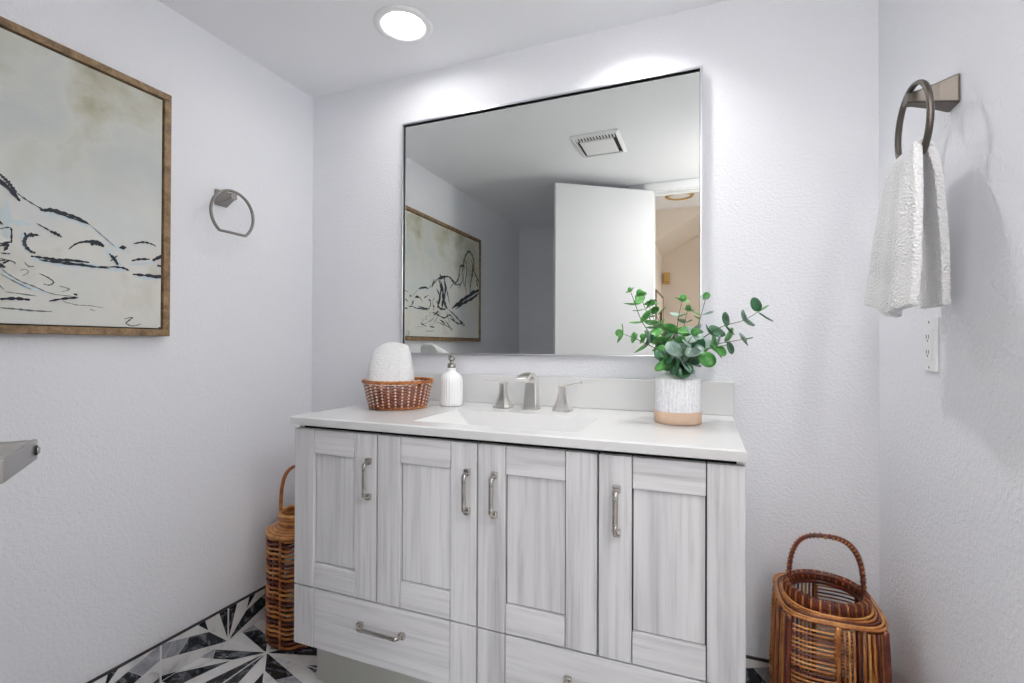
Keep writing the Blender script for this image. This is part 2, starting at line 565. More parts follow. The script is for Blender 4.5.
# lever handles: round rose, neck, flat lever pointing back to the hinge
def lever_handle(side):
    nd = dn if side > 0 else -dn
    base = hinge + dv * (L - .102) + (dn * 0 if side > 0 else -dn * .035) + Vector((0, 0, .944))
    def disc(c, h0, h1, r0, r1, m, mb):
        mb.loft([[c + nd * h + dv * (r * math.cos(k * math.pi / 16)) + Vector((0, 0, r * math.sin(k * math.pi / 16))) for k in range(32)] for h, r in ((h0, r0), (h1, r1))], m)
    mb = MB(); disc(base, .0003, .008, .032, .029, M['lever'], mb)
    rose = mb.build('lever_rose', door)
    mb = MB()
    def bar(s0, s1, h0, h1, z0, z1):
        mb.loft([[base + dv * s + nd * h + Vector((0, 0, z)) for h, z in ((h0, z0), (h1, z0), (h1, z1), (h0, z1))] for s in (s0, s1)], M['lever'], False)
    bar(-.010, .010, .0075, .058, -.0125, .0125)      # neck
    bar(-.118, .012, .058, .064, -.0125, .0125)       # flat lever
    lv = mb.build('lever', door)
    b = lv.modifiers.new('bev', 'BEVEL'); b.width = .0012; b.segments = 2; b.limit_method = 'ANGLE'
    mb = MB(); disc(base + dv * .002, .0641, .0655, .0062, .0062, M['slot'], mb); disc(base + dv * .002, .0655, .0675, .0048, .0042, M['chrome_screw'], mb)
    mb.build('privacy_pin', lv)
    lv['label'] = 'brushed metal door lever, its end just inside the left edge'
lever_handle(1); lever_handle(-1)

# ---------------------------------------------------------------- hall beyond the doorway (seen in the mirror)
HW = M['hall_wall']
mb = MB()
wx0, wx1, wz0, wz1 = 1.30, 2.05, .25, 2.05
mb.box((.755, -3.3, 0), (wx0, -3.2, 2.6), HW); mb.box((wx1, -3.3, 0), (2.2, -3.2, 2.6), HW)
mb.box((wx0, -3.3, 0), (wx1, -3.2, wz0), HW); mb.box((wx0, -3.3, wz1), (wx1, -3.2, 2.6), HW)
struct('wall_hall_back', mb)
mb = MB()
for a, b in (((wx0, -3.29, wz0), (wx0 + .03, -3.21, wz1)), ((wx1 - .03, -3.29, wz0), (wx1, -3.21, wz1)),
             ((wx0 + .03, -3.29, wz0), (wx1 - .03, -3.21, wz0 + .03)), ((wx0 + .03, -3.29, wz1 - .03), (wx1 - .03, -3.21, wz1))):
    mb.box(a, b, M['white_paint'], .002)
win = struct('fill_window_1', mb)  # unseen opening added so daylight fills the room through the doorway
mb = MB(); mb.box((wx0 + .03, -3.254, wz0 + .03), (wx1 - .03, -3.248, wz1 - .03), M['glass'])
mb.build('pane', win)
mb = MB(); mb.box((.7555, -3.2, 0), (.769, YD - .0755, 2.6), HW)
struct('wall_hall_left', mb)
wallbox('wall_hall_right', (2.1, -3.2, 0), (2.2, YD - .07, 2.6), HW)
mb = MB(); mb.box((XR + .1, YD - .07, 0), (2.1, YD - .02, 2.6), HW)
mb.box((.77, YD - .078, DZ + .06), (XR + .1, YD - .0705, 2.6), HW)
struct('wall_hall_front', mb)
mb = MB(); mb.box((.77, -2.45, 2.30), (2.1, YD - .078, 2.36), HW)
struct('ceiling_hall', mb)
# sloped underside of the stair
mb = MB()
sx = 2.1
def sl(x): return 1.912 + .57 * (x - .769)
pts = [(.769, sl(.769)), (sx, sl(sx)), (sx, 2.75), (.769, 2.75)]
mb.loft([[(x, -3.2, z) for x, z in pts], [(x, -2.45, z) for x, z in pts]], HW, False)
struct('ceiling_stair_soffit', mb)
# narrow door in the hall's left wall: dark frame gap and hinge
mb = MB()
mb.box((.7692, -3.15, .004), (.783, -2.50, 1.515), M['hall_wall'], .003)
d2 = struct('door_2', mb)
mb = MB()
mb.box((.7692, -3.165, .01), (.786, -3.15, 1.53), M['brown_gap'])
mb.box((.7692, -2.50, .01), (.786, -2.485, 1.53), M['brown_gap'])
mb.box((.7692, -3.165, 1.515), (.786, -2.485, 1.53), M['brown_gap'])
mb.build('frame_gap', d2)
mb = MB(); mb.box((.783, -2.86, 1.26), (.793, -2.80, 1.37), M['dark_bronze'], .003)
mb.tube([(.795, -2.83, 1.255), (.795, -2.83, 1.375)], .007, M['dark_bronze'])
mb.build('hinge', d2)
# brass chime by the hall corner
t = thing('door_chime', 'small brass box on the hall wall seen through the doorway in the mirror', 'chime', (.79, -3.2, 1.71))
mb = MB(); mb.box((.782, -3.199, 1.655), (.842, -3.17, 1.765), M['brass'], .006)
mb.build('backplate', t)
mb = MB(); mb.box((.790, -3.175, 1.672), (.834, -3.145, 1.748), M['brass'], .008)
mb.build('cover', t)
t = thing('hall_lamp', 'round brass hall ceiling lamp, its rim just below the doorway head in the mirror', 'ceiling lamp', (.98, -2.1, 2.30))
mb = MB(); mb.lathe([(.0005, 0), (.11, 0), (.112, -.03), (.104, -.125), (.098, -.142), (.080, -.148), (.085, -.135), (.085, -.10)], (.98, -2.1, 2.2995), M['brass'], 40)
mb.build('rim', t)
mb = MB(); mb.lathe([(.085, -.105), (.06, -.112), (.0005, -.116)], (.98, -2.1, 2.2995), M['hall_glass'], 40)
mb.build('glass_bowl', t)

# ---------------------------------------------------------------- recessed downlights
def downlight(x, y, depth, label, lens):
    t = thing('downlight', label, 'ceiling light', (x, y, ZC), 'recessed round downlights in the bathroom ceiling')
    mb = MB()
    mb.lathe([(.098, -.0006), (.098, -.004), (.092, -.0085), (.080, -.0085), (.070, -.005), (.0635, .003), (.0635, depth)], (x, y, ZC), M['plastic'], 64)
    mb.build('trim_ring', t)
    mb = MB()
    mb.lathe([(.0633, depth), (.0633, depth + .03), (.0005, depth + .03)], (x, y, ZC), M['plastic'], 64)
    mb.build('can', t)
    mb = MB()
    mb.lathe([(.0630, depth - .001), (.045, depth - .0025), (.0005, depth - .003)], (x, y, ZC), M[lens], 64)
    mb.build('lens', t)
downlight(*DL[0], .004, 'round white recessed downlight in the ceiling, near the left corner above the vanity', 'lens')
downlight(*DL[1], .078, 'round white recessed downlight in the ceiling over the right end of the vanity', 'lens_deep')

# unseen fill lamp added to brighten the room, shaped as a flush drum
t = thing('flush_fill_lamp', 'added fill light, a white round flush lamp near the right wall, just inside the doorway', 'ceiling light', (1.39, -1.45, ZC))
mb = MB(); mb.lathe([(.0005, -.0005), (.142, -.0005), (.145, -.004), (.145, -.020), (.138, -.022), (.134, -.018)], (1.39, -1.45, ZC), M['plastic'], 64)
mb.build('rim', t)
mb = MB(); mb.lathe([(.134, -.018), (.130, -.032), (.11, -.042), (.06, -.050), (.0005, -.052)], (1.39, -1.45, ZC), M['fill_lens'], 64)
mb.build('diffuser', t)

# unseen fill lamp added to brighten the left wall, shaped like an opal sconce
t = thing('wall_fill_lamp', 'added fill light, a white oval lamp on the right wall just inside the doorway', 'fill lamp', (XR, -1.32, 1.62))
def oval(x, ry, rz): return [(x, -1.32 + ry * math.cos(k * math.pi / 20), 1.62 + rz * math.sin(k * math.pi / 20)) for k in range(40)]
mb = MB(); mb.loft([oval(XR - .0006, .105, .165), oval(XR - .012, .105, .165), oval(XR - .016, .100, .160)], M['plastic'], False)
mb.build('backplate', t)
mb = MB(); mb.loft([oval(XR - .0165, .096, .156), oval(XR - .040, .092, .150), oval(XR - .060, .074, .128), oval(XR - .070, .040, .08), oval(XR - .072, .004, .01)], M['opal'])
mb.build('opal_shade', t)

# exhaust vent
t = thing('exhaust_vent', 'square white exhaust vent cover with dark slots on the ceiling, seen in the mirror', 'vent', (.625, -.98, ZC))
mb = MB()
ox, oy, hx, hy = .625, -.985, .125, .15
secs = []
for s, z in ((1, -.0005), (1, -.006), (.9, -.014), (.86, -.014), (.84, -.006)):
    secs.append([(ox - hx * s, oy - hy * s, ZC + z), (ox + hx * s, oy - hy * s, ZC + z), (ox + hx * s, oy + hy * s, ZC + z), (ox - hx * s, oy + hy * s, ZC + z)])
mb.loft(secs, M['plastic'], False, False)
mb.build('frame', t)
mb = MB(); mb.box((ox - hx * .86, oy - hy * .86, ZC - .005), (ox + hx * .86, oy + hy * .86, ZC - .002), M['slot'])
mb.build('slot_backing', t)
mb = MB(); mb.box((ox - .088, oy - .100, ZC - .020), (ox + .088, oy + .085, ZC - .010), M['plastic'], .003)
mb.build('cover_plate', t)
for k in range(13):
    mb = MB(); x = ox - .096 + k * .016
    mb.box((x - .003, oy + .084, ZC - .014), (x + .003, oy + .129, ZC - .006), M['plastic'])
    mb.build('slat', t)

# ---------------------------------------------------------------- vanity cabinet
VX1 = 1.245
yf = -.540                              # face of doors
t = thing('vanity_cabinet', 'wide pale grey wood vanity cabinet with four shaker doors under the white top', 'cabinet', (.6225, -.27, 0))
mb = MB()
x0, x1 = .001, VX1 - .001
mb.box((x0, yf + .021, .172), (x0 + .018, -.003, .829), M['wood_v'])
mb.box((x1 - .018, yf + .021, .172), (x1, -.003, .829), M['wood_v'])
mb.box((x0 + .018, yf + .035, .172), (x1 - .018, -.003, .190), M['carcass'])
mb.box((x0 + .018, -.012, .19), (x1 - .018, -.003, .829), M['carcass'])
mb.box((x0 + .018, yf + .023, .19), (x1 - .018, yf + .034, .829), M['gap'])
mb.build('carcass', t)
mb = MB()
mb.box((x0 + .004, -.445, .002), (x1 - .004, -.43, .1715), M['toe'])
mb.box((x0 + .004, -.43, .002), (x0 + .018, -.02, .1715), M['toe'])
mb.box((x1 - .018, -.43, .002), (x1 - .004, -.02, .1715), M['toe'])
mb.build('toe_kick', t)

def pull(cx, cz, ln, vert, parent, name='handle'):
    """bar pull: two flared feet, a flat arched bar"""
    mb = MB(); N = M['pull_nickel']; yb = yf
    def P(s, off):      # s along the pull, off away from the door
        return (cx, yb - off, cz + s) if vert else (cx + s, yb - off, cz)
    h = ln / 2
    path = sm([P(-h + .006, .0005), P(-h + .006, .012), P(-h + .011, .025), P(-h + .022, .0275), P(-h * .45, .0265), P(0, .0275), P(h * .45, .0265),
               P(h - .022, .0275), P(h - .011, .025), P(h - .006, .012), P(h - .006, .0005)], 5)
    side = (1, 0, 0) if vert else (0, 0, 1)
    def rad(u):
        return .0062 if .12 < u < .88 else .0075
    mb.tube(path, rad, N, 10, False, .55, True, side)
    for s in (-1, 1):
        e = s * (h - .006)
        if vert: mb.box((cx - .0085, yb - .012, cz + e - .009), (cx + .0085, yb - .0003, cz + e + .009), N, .0025)
        else: mb.box((cx + e - .009, yb - .012, cz - .0085), (cx + e + .009, yb - .0003, cz + .0085), N, .0025)
    return mb.build(name, parent)

def shaker(name, a, b, z0, z1, parent):
    S, R = .077, .073
    mb = MB(); yb = yf + .020; e = .0022
    mb.box((a, yf, z0), (a + S - e, yb, z1), M['wood_v'], .0012, 1)
    mb.box((b - S + e, yf, z0), (b, yb, z1), M['wood_v'], .0012, 1)
    mb.box((a + S, yf + .0006, z0), (b - S, yb, z0 + R - .0012), M['wood_h'], .0012, 1)
    mb.box((a + S, yf + .0006, z1 - R + .0012), (b - S, yb, z1), M['wood_h'], .0012, 1)
    mb.box((a + S + .0014, yf + .0085, z0 + R + .0014), (b - S - .0014, yb - .002, z1 - R - .0014), M['wood_v'])
    mb.box((a + S - .004, yf + .012, z0 + .002), (b - S + .004, yb - .001, z1 - .002), M['gap'])
    return mb.build(name, parent)
seams = [x0, .3055, .618, .930, x1]
hx = [.281, .592, .668, .975]
g = .0024
for k in range(4):
    d = shaker('door', seams[k] + g, seams[k + 1] - g, .353, .822, t)
    pull(hx[k], .697, .112, True, d)
for a, b, hxx in ((x0, .618, .325), (.618, x1, .93)):
    mb = MB(); z0, z1 = .174, .3485
    a += g; b -= g; S = .077; yb = yf + .020
    mb.box((a, yf, z0), (a + S - .0020, yb, z1), M['wood_v'], .0012, 1)
    mb.box((b - S + .0020, yf, z0), (b, yb, z1), M['wood_v'], .0012, 1)
    mb.box((a + S, yf + .0006, z0), (b - S, yb, z1), M['wood_h'], .0012, 1)
    mb.box((a + .004, yf + .012, z0 + .002), (b - .004, yb - .001, z1 - .002), M['gap'])
    d = mb.build('drawer', t)
    pull(hxx, .282, .152, False, d)

# white top with integral trough basin
t = thing('vanity_sink', 'white solid vanity top with integral rectangular basin and low backsplash', 'countertop', (.6225, -.28, ZT))
SS = M['solid_surface']
zb = ZT - .024
X0, X1, Y0, Y1 = 0.0, VX1, -.555, -.0015
bx0, bx1, by0, by1 = .385, .866, -.487, -.218
mb = MB()
xs = [X0, X0 + .004, bx0, bx1, X1 - .004, X1]
ysx = [Y0, Y0 + .004, by0, by1, Y1]
def hz(i, j):
    return ZT - .0035 if (i in (0, 5) or j == 0) else ZT
vs = [(xs[i], ysx[j], hz(i, j)) for j in range(5) for i in range(6)]
fs = []
for j in range(4):
    for i in range(5):
        if i == 2 and j == 2: continue
        fs.append([j * 6 + i, j * 6 + i + 1, (j + 1) * 6 + i + 1, (j + 1) * 6 + i])
o = len(vs)
vs += [(X0, Y0, zb), (X1, Y0, zb), (X1, Y1, zb), (X0, Y1, zb)]
fs += [[o, o + 1] + [i for i in (5, 4, 3, 2, 1, 0)], [o + 1, o + 2] + [j * 6 + 5 for j in (4, 3, 2, 1, 0)],
       [o + 3, o] + [j * 6 for j in range(5)], [o + 2, o + 3] + [24 + i for i in range(6)]]
i0 = len(vs)
vs += [(bx0, by0, zb), (bx1, by0, zb), (bx1, by1, zb), (bx0, by1, zb)]
fs += [[o, o + 1, i0 + 1, i0], [o + 1, o + 2, i0 + 2, i0 + 1], [o + 2, o + 3, i0 + 3, i0 + 2], [o + 3, o, i0, i0 + 3]]
mb.add(vs, fs, SS)
mb.build('counter_slab', t)
mb = MB()
def rrect(ax, bx_, ay, by_, z, r, n=6):
    out = []
    for cxx, cyy, s in ((bx_ - r, by_ - r, 0), (ax + r, by_ - r, 1), (ax + r, ay + r, 2), (bx_ - r, ay + r, 3)):
        for k in range(n + 1):
            w = math.pi / 2 * (s + k / n)
            out.append((cxx + r * math.cos(w), cyy + r * math.sin(w), z))
    return out
q = .0006
secs = [rrect(bx0 - .0, bx1 + .0, by0 - .0, by1 + .0, ZT - .0004, .0015),
        rrect(bx0 + .004, bx1 - .004, by0 + .003, by1 - .003, ZT - .004, .004),
        rrect(bx0 + .088, bx1 - .020, by0 + .030, by1 - .014, ZT - .082, .012),
        rrect(bx0 + .100, bx1 - .032, by0 + .040, by1 - .026, ZT - .090, .014),
        rrect(.60, .66, -.38, -.32, ZT - .094, .029)]
mb.loft(secs, SS, True, False)
mb.build('basin', t)
mb = MB()
mb.lathe([(.0005, .004), (.016, .004), (.022, .0035), (.0245, .0015), (.0245, -.002)], (.63, -.35, ZT - .0935), M['nickel'], 32)
mb.lathe([(.034, -.0005), (.030, .0012), (.0245, .0005)], (.63, -.35, ZT - .0938), M['nickel'], 32)
mb.build('drain', t)
mb = MB(); mb.box((X0, -.0205, ZT + .0003), (X1, -.0015, ZT + .105), SS, .0025)
mb.build('backsplash', t)

# ---------------------------------------------------------------- faucet
t = thing('faucet', 'brushed nickel widespread faucet with arched flat spout and two lever handles behind the basin', 'faucet', (.612, -.11, ZT))
N = M['nickel']
mb = MB()
sx_, sy_ = .612, -.105
path = [(.0, .0006), (.0, .03), (.001, .075), (-.004, .097), (-.022, .1125), (-.048, .1175), (-.075, .113), (-.098, .104)]
path = sm([(p[0], p[1], 0) for p in path], 6)
secs = []
for i, p in enumerate(path):
    a = path[max(0, i - 1)]; b = path[min(len(path) - 1, i + 1)]
    tx, tz = b.x - a.x, b.y - a.y; l = math.hypot(tx, tz); nx, nz = -tz / l, tx / l
    u = i / (len(path) - 1)
    wd = .0235 - .006 * min(1, u * 3) + .0015 * u
    th = .022 * (1 - min(1, u * 1.35)) + .0065
    sec = []
    for sxn, sn in ((-1, -1), (-.6, -1.25), (.6, -1.25), (1, -1), (1, 1), (-1, 1)):
        sec.append((sx_ + sxn * wd, sy_ + p.x + nx * sn * th * .8, ZT + p.y + nz * sn * th * .8))
    secs.append(sec)
mb.loft(secs, N, False)
sp = mb.build('spout', t)
b = sp.modifiers.new('bev', 'BEVEL'); b.width = .0015; b.segments = 2; b.limit_method = 'ANGLE'
mb = MB(); mb.box((sx_ - .027, sy_ - .027, ZT + .0004), (sx_ + .027, sy_ + .025, ZT + .006), N, .002)
mb.build('spout_base', t)
def lever(cx, s):
    cy = -.112
    mb = MB(); secs = []
    for z, r in ((.0005, .0315), (.005, .0310), (.012, .0265), (.025, .0205), (.040, .0160), (.055, .0125), (.068, .0110), (.082, .0112)):
        c = r * .42
        secs.append([(cx + a, cy + d, ZT + z) for a, d in ((r, -r + c), (r, r - c), (r - c, r), (-r + c, r), (-r, r - c), (-r, -r + c), (-r + c, -r), (r - c, -r))])
    mb.loft(secs, N, False)
    h = mb.build('handle', t)
    mb = MB()
    pth = sm([(cx - s * .011, cy, ZT + .083), (cx + s * .010, cy, ZT + .0835), (cx + s * .030, cy - .002, ZT + .087), (cx + s * .050, cy - .004, ZT + .094), (cx + s * .066, cy - .006, ZT + .095)], 6)
    mb.tube(pth, lambda u: .0125 - .0045 * u, N, 12, False, .38, True, (0, 1, 0))
    mb.build('lever', h)
lever(.510, -1)
lever(.722, 1)

# ---------------------------------------------------------------- mirror
MX0, MX1, MZ0, MZ1, MYF = .030, 1.153, 1.036, 1.9605, -.030
t = thing('wall_mirror', 'large rectangular mirror in a thin silver metal frame above the vanity', 'mirror', (.59, -.015, MZ0))
mb = MB(); F = M['frame_metal']; w = .0075
mb.box((MX0, MYF, MZ0), (MX0 + w, -.0012, MZ1), F, .0008, 1)
mb.box((MX1 - w, MYF, MZ0), (MX1, -.0012, MZ1), F, .0008, 1)
mb.box((MX0 + w, MYF, MZ0), (MX1 - w, -.0012, MZ0 + w), F, .0008, 1)
mb.box((MX0 + w, MYF, MZ1 - w), (MX1 - w, -.0012, MZ1), F, .0008, 1)
mb.build('frame', t)
mb = MB(); mb.box((MX0 + w, -.006, MZ0 + w), (MX1 - w, -.0015, MZ1 - w), M['mirror_edge'])
mb.build('backing', t)
mb = MB(); mb.quad([(MX0 + w + .005, -.0203, MZ0 + w + .0005), (MX1 - w - .001, -.0203, MZ0 + w + .0005), (MX1 - w - .001, -.0203, MZ1 - w - .006), (MX0 + w + .005, -.0203, MZ1 - w - .006)], M['mirror'])
mb.box((MX0 + w + .0035, -.0200, MZ0 + w), (MX1 - w - .0005, -.006, MZ1 - w - .0035), M['mirror_edge'])
mb.build('mirror_glass', t)

# ---------------------------------------------------------------- painting on the left wall
STROKES = [[1,0.01,[[-0.854,1.408],[-0.816,1.377],[-0.789,1.356],[-0.747,1.348]]],[1,0.012,[[-0.964,1.418],[-0.908,1.415],[-0.854,1.399]]],[1,0.014,[[-0.984,1.291],[-0.924,1.287],[-0.853,1.291],[-0.761,1.291]]],[1,0.01,[[-0.995,1.351],[-0.994,1.324],[-0.981,1.303]]],[1,0.014,[[-0.815,1.344],[-0.788,1.318],[-0.768,1.29]]],[1,0.01,[[-0.747,1.313],[-0.702,1.322],[-0.672,1.343]]],[1,0.012,[[-1.039,1.386],[-1.01,1.377],[-0.979,1.377]]],[1,0.01,[[-1.038,1.255],[-0.999,1.224],[-0.946,1.207]]],[1,0.008,[[-0.739,1.275],[-0.655,1.277]]],[0,0.0055,[[-1.04,1.487],[-1.033,1.48],[-1.025,1.472],[-1.017,1.461],[-1.008,1.45]]],[0,0.002,[[-1.008,1.45],[-0.99,1.438],[-0.964,1.425]]],[0,0.0055,[[-0.964,1.426],[-0.956,1.42],[-0.937,1.425],[-0.908,1.423],[-0.879,1.417],[-0.853,1.406]]],[0,0.003,[[-0.948,1.424],[-0.908,1.417],[-0.861,1.408]]],[2,0.0015,[[-0.853,1.406],[-0.816,1.377],[-0.789,1.356]]],[0,0.006,[[-0.779,1.356],[-0.761,1.36]]],[0,0.003,[[-0.743,1.374],[-0.714,1.385],[-0.691,1.384],[-0.677,1.379]]],[0,0.005,[[-0.964,1.354],[-0.983,1.35],[-0.991,1.339],[-0.992,1.325],[-0.981,1.31],[-0.97,1.307]]],[0,0.003,[[-0.992,1.355],[-0.989,1.338]]],[0,0.006,[[-0.984,1.349],[-0.974,1.353]]],[0,0.005,[[-0.98,1.297],[-0.952,1.297],[-0.925,1.296],[-0.896,1.3],[-0.853,1.301]]],[0,0.004,[[-0.963,1.291],[-0.936,1.29],[-0.878,1.292],[-0.834,1.291],[-0.782,1.3]]],[0,0.002,[[-0.924,1.287],[-0.86,1.29],[-0.802,1.291]]],[0,0.003,[[-0.901,1.329],[-0.884,1.347],[-0.86,1.359],[-0.835,1.364],[-0.817,1.354]]],[0,0.007,[[-0.851,1.351],[-0.835,1.359],[-0.818,1.352]]],[0,0.003,[[-0.878,1.352],[-0.841,1.361]]],[0,0.005,[[-0.805,1.334],[-0.792,1.321],[-0.782,1.304]]],[0,0.003,[[-0.802,1.313],[-0.784,1.332]]],[0,0.004,[[-0.792,1.298],[-0.768,1.298],[-0.752,1.292]]],[0,0.004,[[-0.747,1.322],[-0.725,1.331],[-0.695,1.336]]],[0,0.006,[[-0.687,1.333],[-0.668,1.346],[-0.654,1.353]]],[0,0.004,[[-0.674,1.32],[-0.651,1.319]]],[0,0.004,[[-0.664,1.355],[-0.665,1.342]]],[0,0.005,[[-0.743,1.283],[-0.702,1.285],[-0.65,1.289]]],[0,0.004,[[-0.702,1.282],[-0.65,1.284]]],[0,0.002,[[-0.969,1.383],[-0.947,1.373],[-0.915,1.358]]],[0,0.005,[[-0.942,1.369],[-0.928,1.365],[-0.917,1.359]]],[0,0.006,[[-1.039,1.367],[-1.035,1.37]]],[0,0.002,[[-1.039,1.353],[-1.019,1.36],[-1.017,1.333],[-1.017,1.323]]],[0,0.003,[[-1.039,1.317],[-1.017,1.326]]],[0,0.004,[[-1.039,1.312],[-1.024,1.317],[-1.031,1.301]]],[0,0.002,[[-1.038,1.295],[-1.019,1.296]]],[0,0.003,[[-1.033,1.27],[-1.021,1.28]]],[0,0.0015,[[-1.038,1.282],[-1.014,1.278],[-1.009,1.272]]],[2,0.0018,[[-1.038,1.261],[-1.024,1.247],[-0.999,1.231],[-0.973,1.221],[-0.935,1.206],[-0.883,1.203]]],[2,0.002,[[-0.992,1.28],[-0.984,1.271],[-0.973,1.272]]],[2,0.001,[[-1.001,1.257],[-0.991,1.262],[-0.984,1.256],[-0.996,1.244]]],[0,0.0018,[[-0.963,1.256],[-0.944,1.247],[-0.933,1.237],[-0.941,1.228],[-0.954,1.23]]],[2,0.0015,[[-1.038,1.245],[-1.009,1.228],[-0.978,1.213]]],[2,0.0015,[[-0.921,1.228],[-0.898,1.222],[-0.915,1.213]]],[0,0.0045,[[-1.038,1.183],[-1.008,1.187],[-0.98,1.186]]],[2,0.0015,[[-1.028,1.202],[-0.967,1.197]]],[0,0.0035,[[-0.942,1.186],[-0.912,1.195],[-0.878,1.201]]],[2,0.0012,[[-0.915,1.189],[-0.883,1.181],[-0.852,1.181],[-0.817,1.177]]],[0,0.001,[[-0.852,1.171],[-0.839,1.168]]],[2,0.0025,[[-1.037,1.162],[-1.008,1.161],[-0.978,1.159],[-0.935,1.159]]],[0,0.003,[[-0.889,1.21],[-0.88,1.208]]],[0,0.0018,[[-0.765,1.149],[-0.742,1.154],[-0.755,1.142],[-0.759,1.135],[-0.741,1.129],[-0.717,1.136]]],[0,0.006,[[-0.668,1.126],[-0.649,1.123]]],[1,0.03,[[-1.346,1.321],[-1.515,1.396],[-1.659,1.464]]],[1,0.03,[[-1.027,1.426],[-1.027,1.334]]],[1,0.02,[[-1.445,1.514],[-1.475,1.664]]],[0,0.009000000000000001,[[-1.445,1.483],[-1.417,1.583],[-1.443,1.68],[-1.502,1.745],[-1.559,1.733],[-1.593,1.683],[-1.579,1.606],[-1.542,1.526],[-1.533,1.461],[-1.515,1.396]]],[0,0.0075,[[-1.584,1.628],[-1.648,1.572],[-1.705,1.528]]],[0,0.015,[[-1.267,1.321],[-1.38,1.374],[-1.514,1.428],[-1.7,1.494]]],[0,0.0075,[[-1.316,1.318],[-1.469,1.382],[-1.659,1.448]]],[0,0.015,[[-1.538,1.451],[-1.659,1.479]]],[0,0.009000000000000001,[[-1.369,1.613],[-1.412,1.632],[-1.448,1.625]]],[0,0.0075,[[-1.378,1.612],[-1.357,1.54],[-1.311,1.498],[-1.237,1.524],[-1.174,1.525]]],[0,0.0105,[[-1.087,1.493],[-1.117,1.436],[-1.099,1.378],[-1.074,1.309]]],[0,0.013499999999999998,[[-1.155,1.513],[-1.174,1.443],[-1.16,1.365],[-1.203,1.31]]],[0,0.015,[[-1.121,1.478],[-1.144,1.401],[-1.13,1.309]]],[0,0.012,[[-1.08,1.496],[-1.174,1.525]]],[0,0.0045000000000000005,[[-1.237,1.518],[-1.319,1.485],[-1.405,1.513],[-1.426,1.574]]],[0,0.006,[[-1.08,1.498],[-1.026,1.459],[-1.002,1.431]]],[0,0.009000000000000001,[[-1.063,1.356],[-1.1,1.31],[-1.176,1.308]]],[0,0.006,[[-1.028,1.261],[-1.093,1.293]]],[2,0.0045000000000000005,[[-1.064,1.219],[-1.216,1.195],[-1.26,1.165]]],[0,0.006,[[-1.215,1.311],[-1.338,1.26],[-1.434,1.203]]],[0,0.0045000000000000005,[[-1.169,1.235],[-1.276,1.173]]],[0,0.006,[[-1.381,1.246],[-1.452,1.21]]],[2,0.003,[[-1.1,1.284],[-1.029,1.206]]],[2,0.003,[[-1.195,1.29],[-1.235,1.215]]],[0,0.009000000000000001,[[-1.106,1.488],[-1.136,1.439],[-1.152,1.364],[-1.176,1.312]]],[0,0.009000000000000001,[[-1.062,1.43],[-1.107,1.379],[-1.085,1.33]]],[0,0.006,[[-1.174,1.481],[-1.206,1.407],[-1.234,1.342]]],[0,0.006,[[-1.466,1.684],[-1.476,1.602],[-1.458,1.516],[-1.477,1.435]]],[0,0.006,[[-1.549,1.698],[-1.574,1.637],[-1.546,1.569]]],[0,0.012,[[-1.295,1.333],[-1.424,1.367],[-1.586,1.42],[-1.69,1.473]]],[0,0.009000000000000001,[[-1.633,1.559],[-1.659,1.508]]],[0,0.006,[[-1.101,1.237],[-1.176,1.212]]],[0,0.006,[[-1.028,1.279],[-1.157,1.25],[-1.235,1.274],[-1.317,1.228]]],[0,0.006,[[-1.235,1.254],[-1.36,1.22],[-1.425,1.234]]],[0,0.0075,[[-1.098,1.528],[-1.136,1.511],[-1.193,1.526]]],[2,0.006,[[-1.327,1.51],[-1.273,1.483],[-1.233,1.449]]],[2,0.006,[[-1.357,1.463],[-1.4,1.509],[-1.431,1.554]]]]
PY0, PY1, PZ0, PZ1 = -1.705, -.636, 1.100, 1.868
t = thing('framed_painting', 'large abstract painting of ink lines on grey and olive washes in a thin oak frame', 'painting', (XL, (PY0 + PY1) / 2, PZ0))
mb = MB(); fw, xo = .021, XL + .034
def fbar(a, b): mb.box(a, b, M['oak'], .0015, 1)
fbar((XL + .001, PY0, PZ0), (xo, PY1, PZ0 + fw)); fbar((XL + .001, PY0, PZ1 - fw), (xo, PY1, PZ1))
fbar((XL + .001, PY0, PZ0 + fw), (xo, PY0 + fw, PZ1 - fw)); fbar((XL + .001, PY1 - fw, PZ0 + fw), (xo, PY1, PZ1 - fw))
mb.build('frame', t)
mb = MB(); gp = .004; xc = XL + .027
mb.box((XL + .002, PY0 + fw, PZ0 + fw), (XL + .010, PY1 - fw, PZ1 - fw), M['canvas_edge'])
mb.box((XL + .010, PY0 + fw + gp, PZ0 + fw + gp), (xc, PY1 - fw - gp, PZ1 - fw - gp), M['canvas'])
SM = [M['ink'], M['wash_blue'], M['ink_grey'], M['canvas']]
lift = 0
for c, wd, pts in STROKES:
    lift += 1
    P = sm([(0, y, z) for y, z in pts], 6)
    lo, hi = [], []
    n = len(P)
    for i in range(n):
        tv = P[min(n - 1, i + 1)] - P[max(0, i - 1)]
        if tv.length < 1e-9: tv = Vector((0, 1, 0))
        tv.normalize()
        nv = Vector((0, -tv.z, tv.y))
        u = i / (n - 1)
        r = wd * (min(.45, .007 / wd) if c == 1 else .80) * (.30 + .70 * math.sin(math.pi * min(1, max(0, u))) ** .6) * (1 + .35 * math.sin(i * 1.9 + lift) + .2 * rnd.uniform(-1, 1))
        xx = xc + .0002 + .000006 * lift + (.0006 if c != 1 else 0)
        def cl(p): return (xx, max(PY0 + fw + gp, min(PY1 - fw - gp, p.y)), max(PZ0 + fw + gp, min(PZ1 - fw - gp, p.z)))
        lo.append(cl(P[i] + nv * r)); hi.append(cl(P[i] - nv * r))
    vs = lo + hi
    mb.add(vs, [[i, i + 1, n + i + 1, n + i] for i in range(n - 1)], SM[c])
mb.build('canvas', t, (XL, PY0, PZ0))

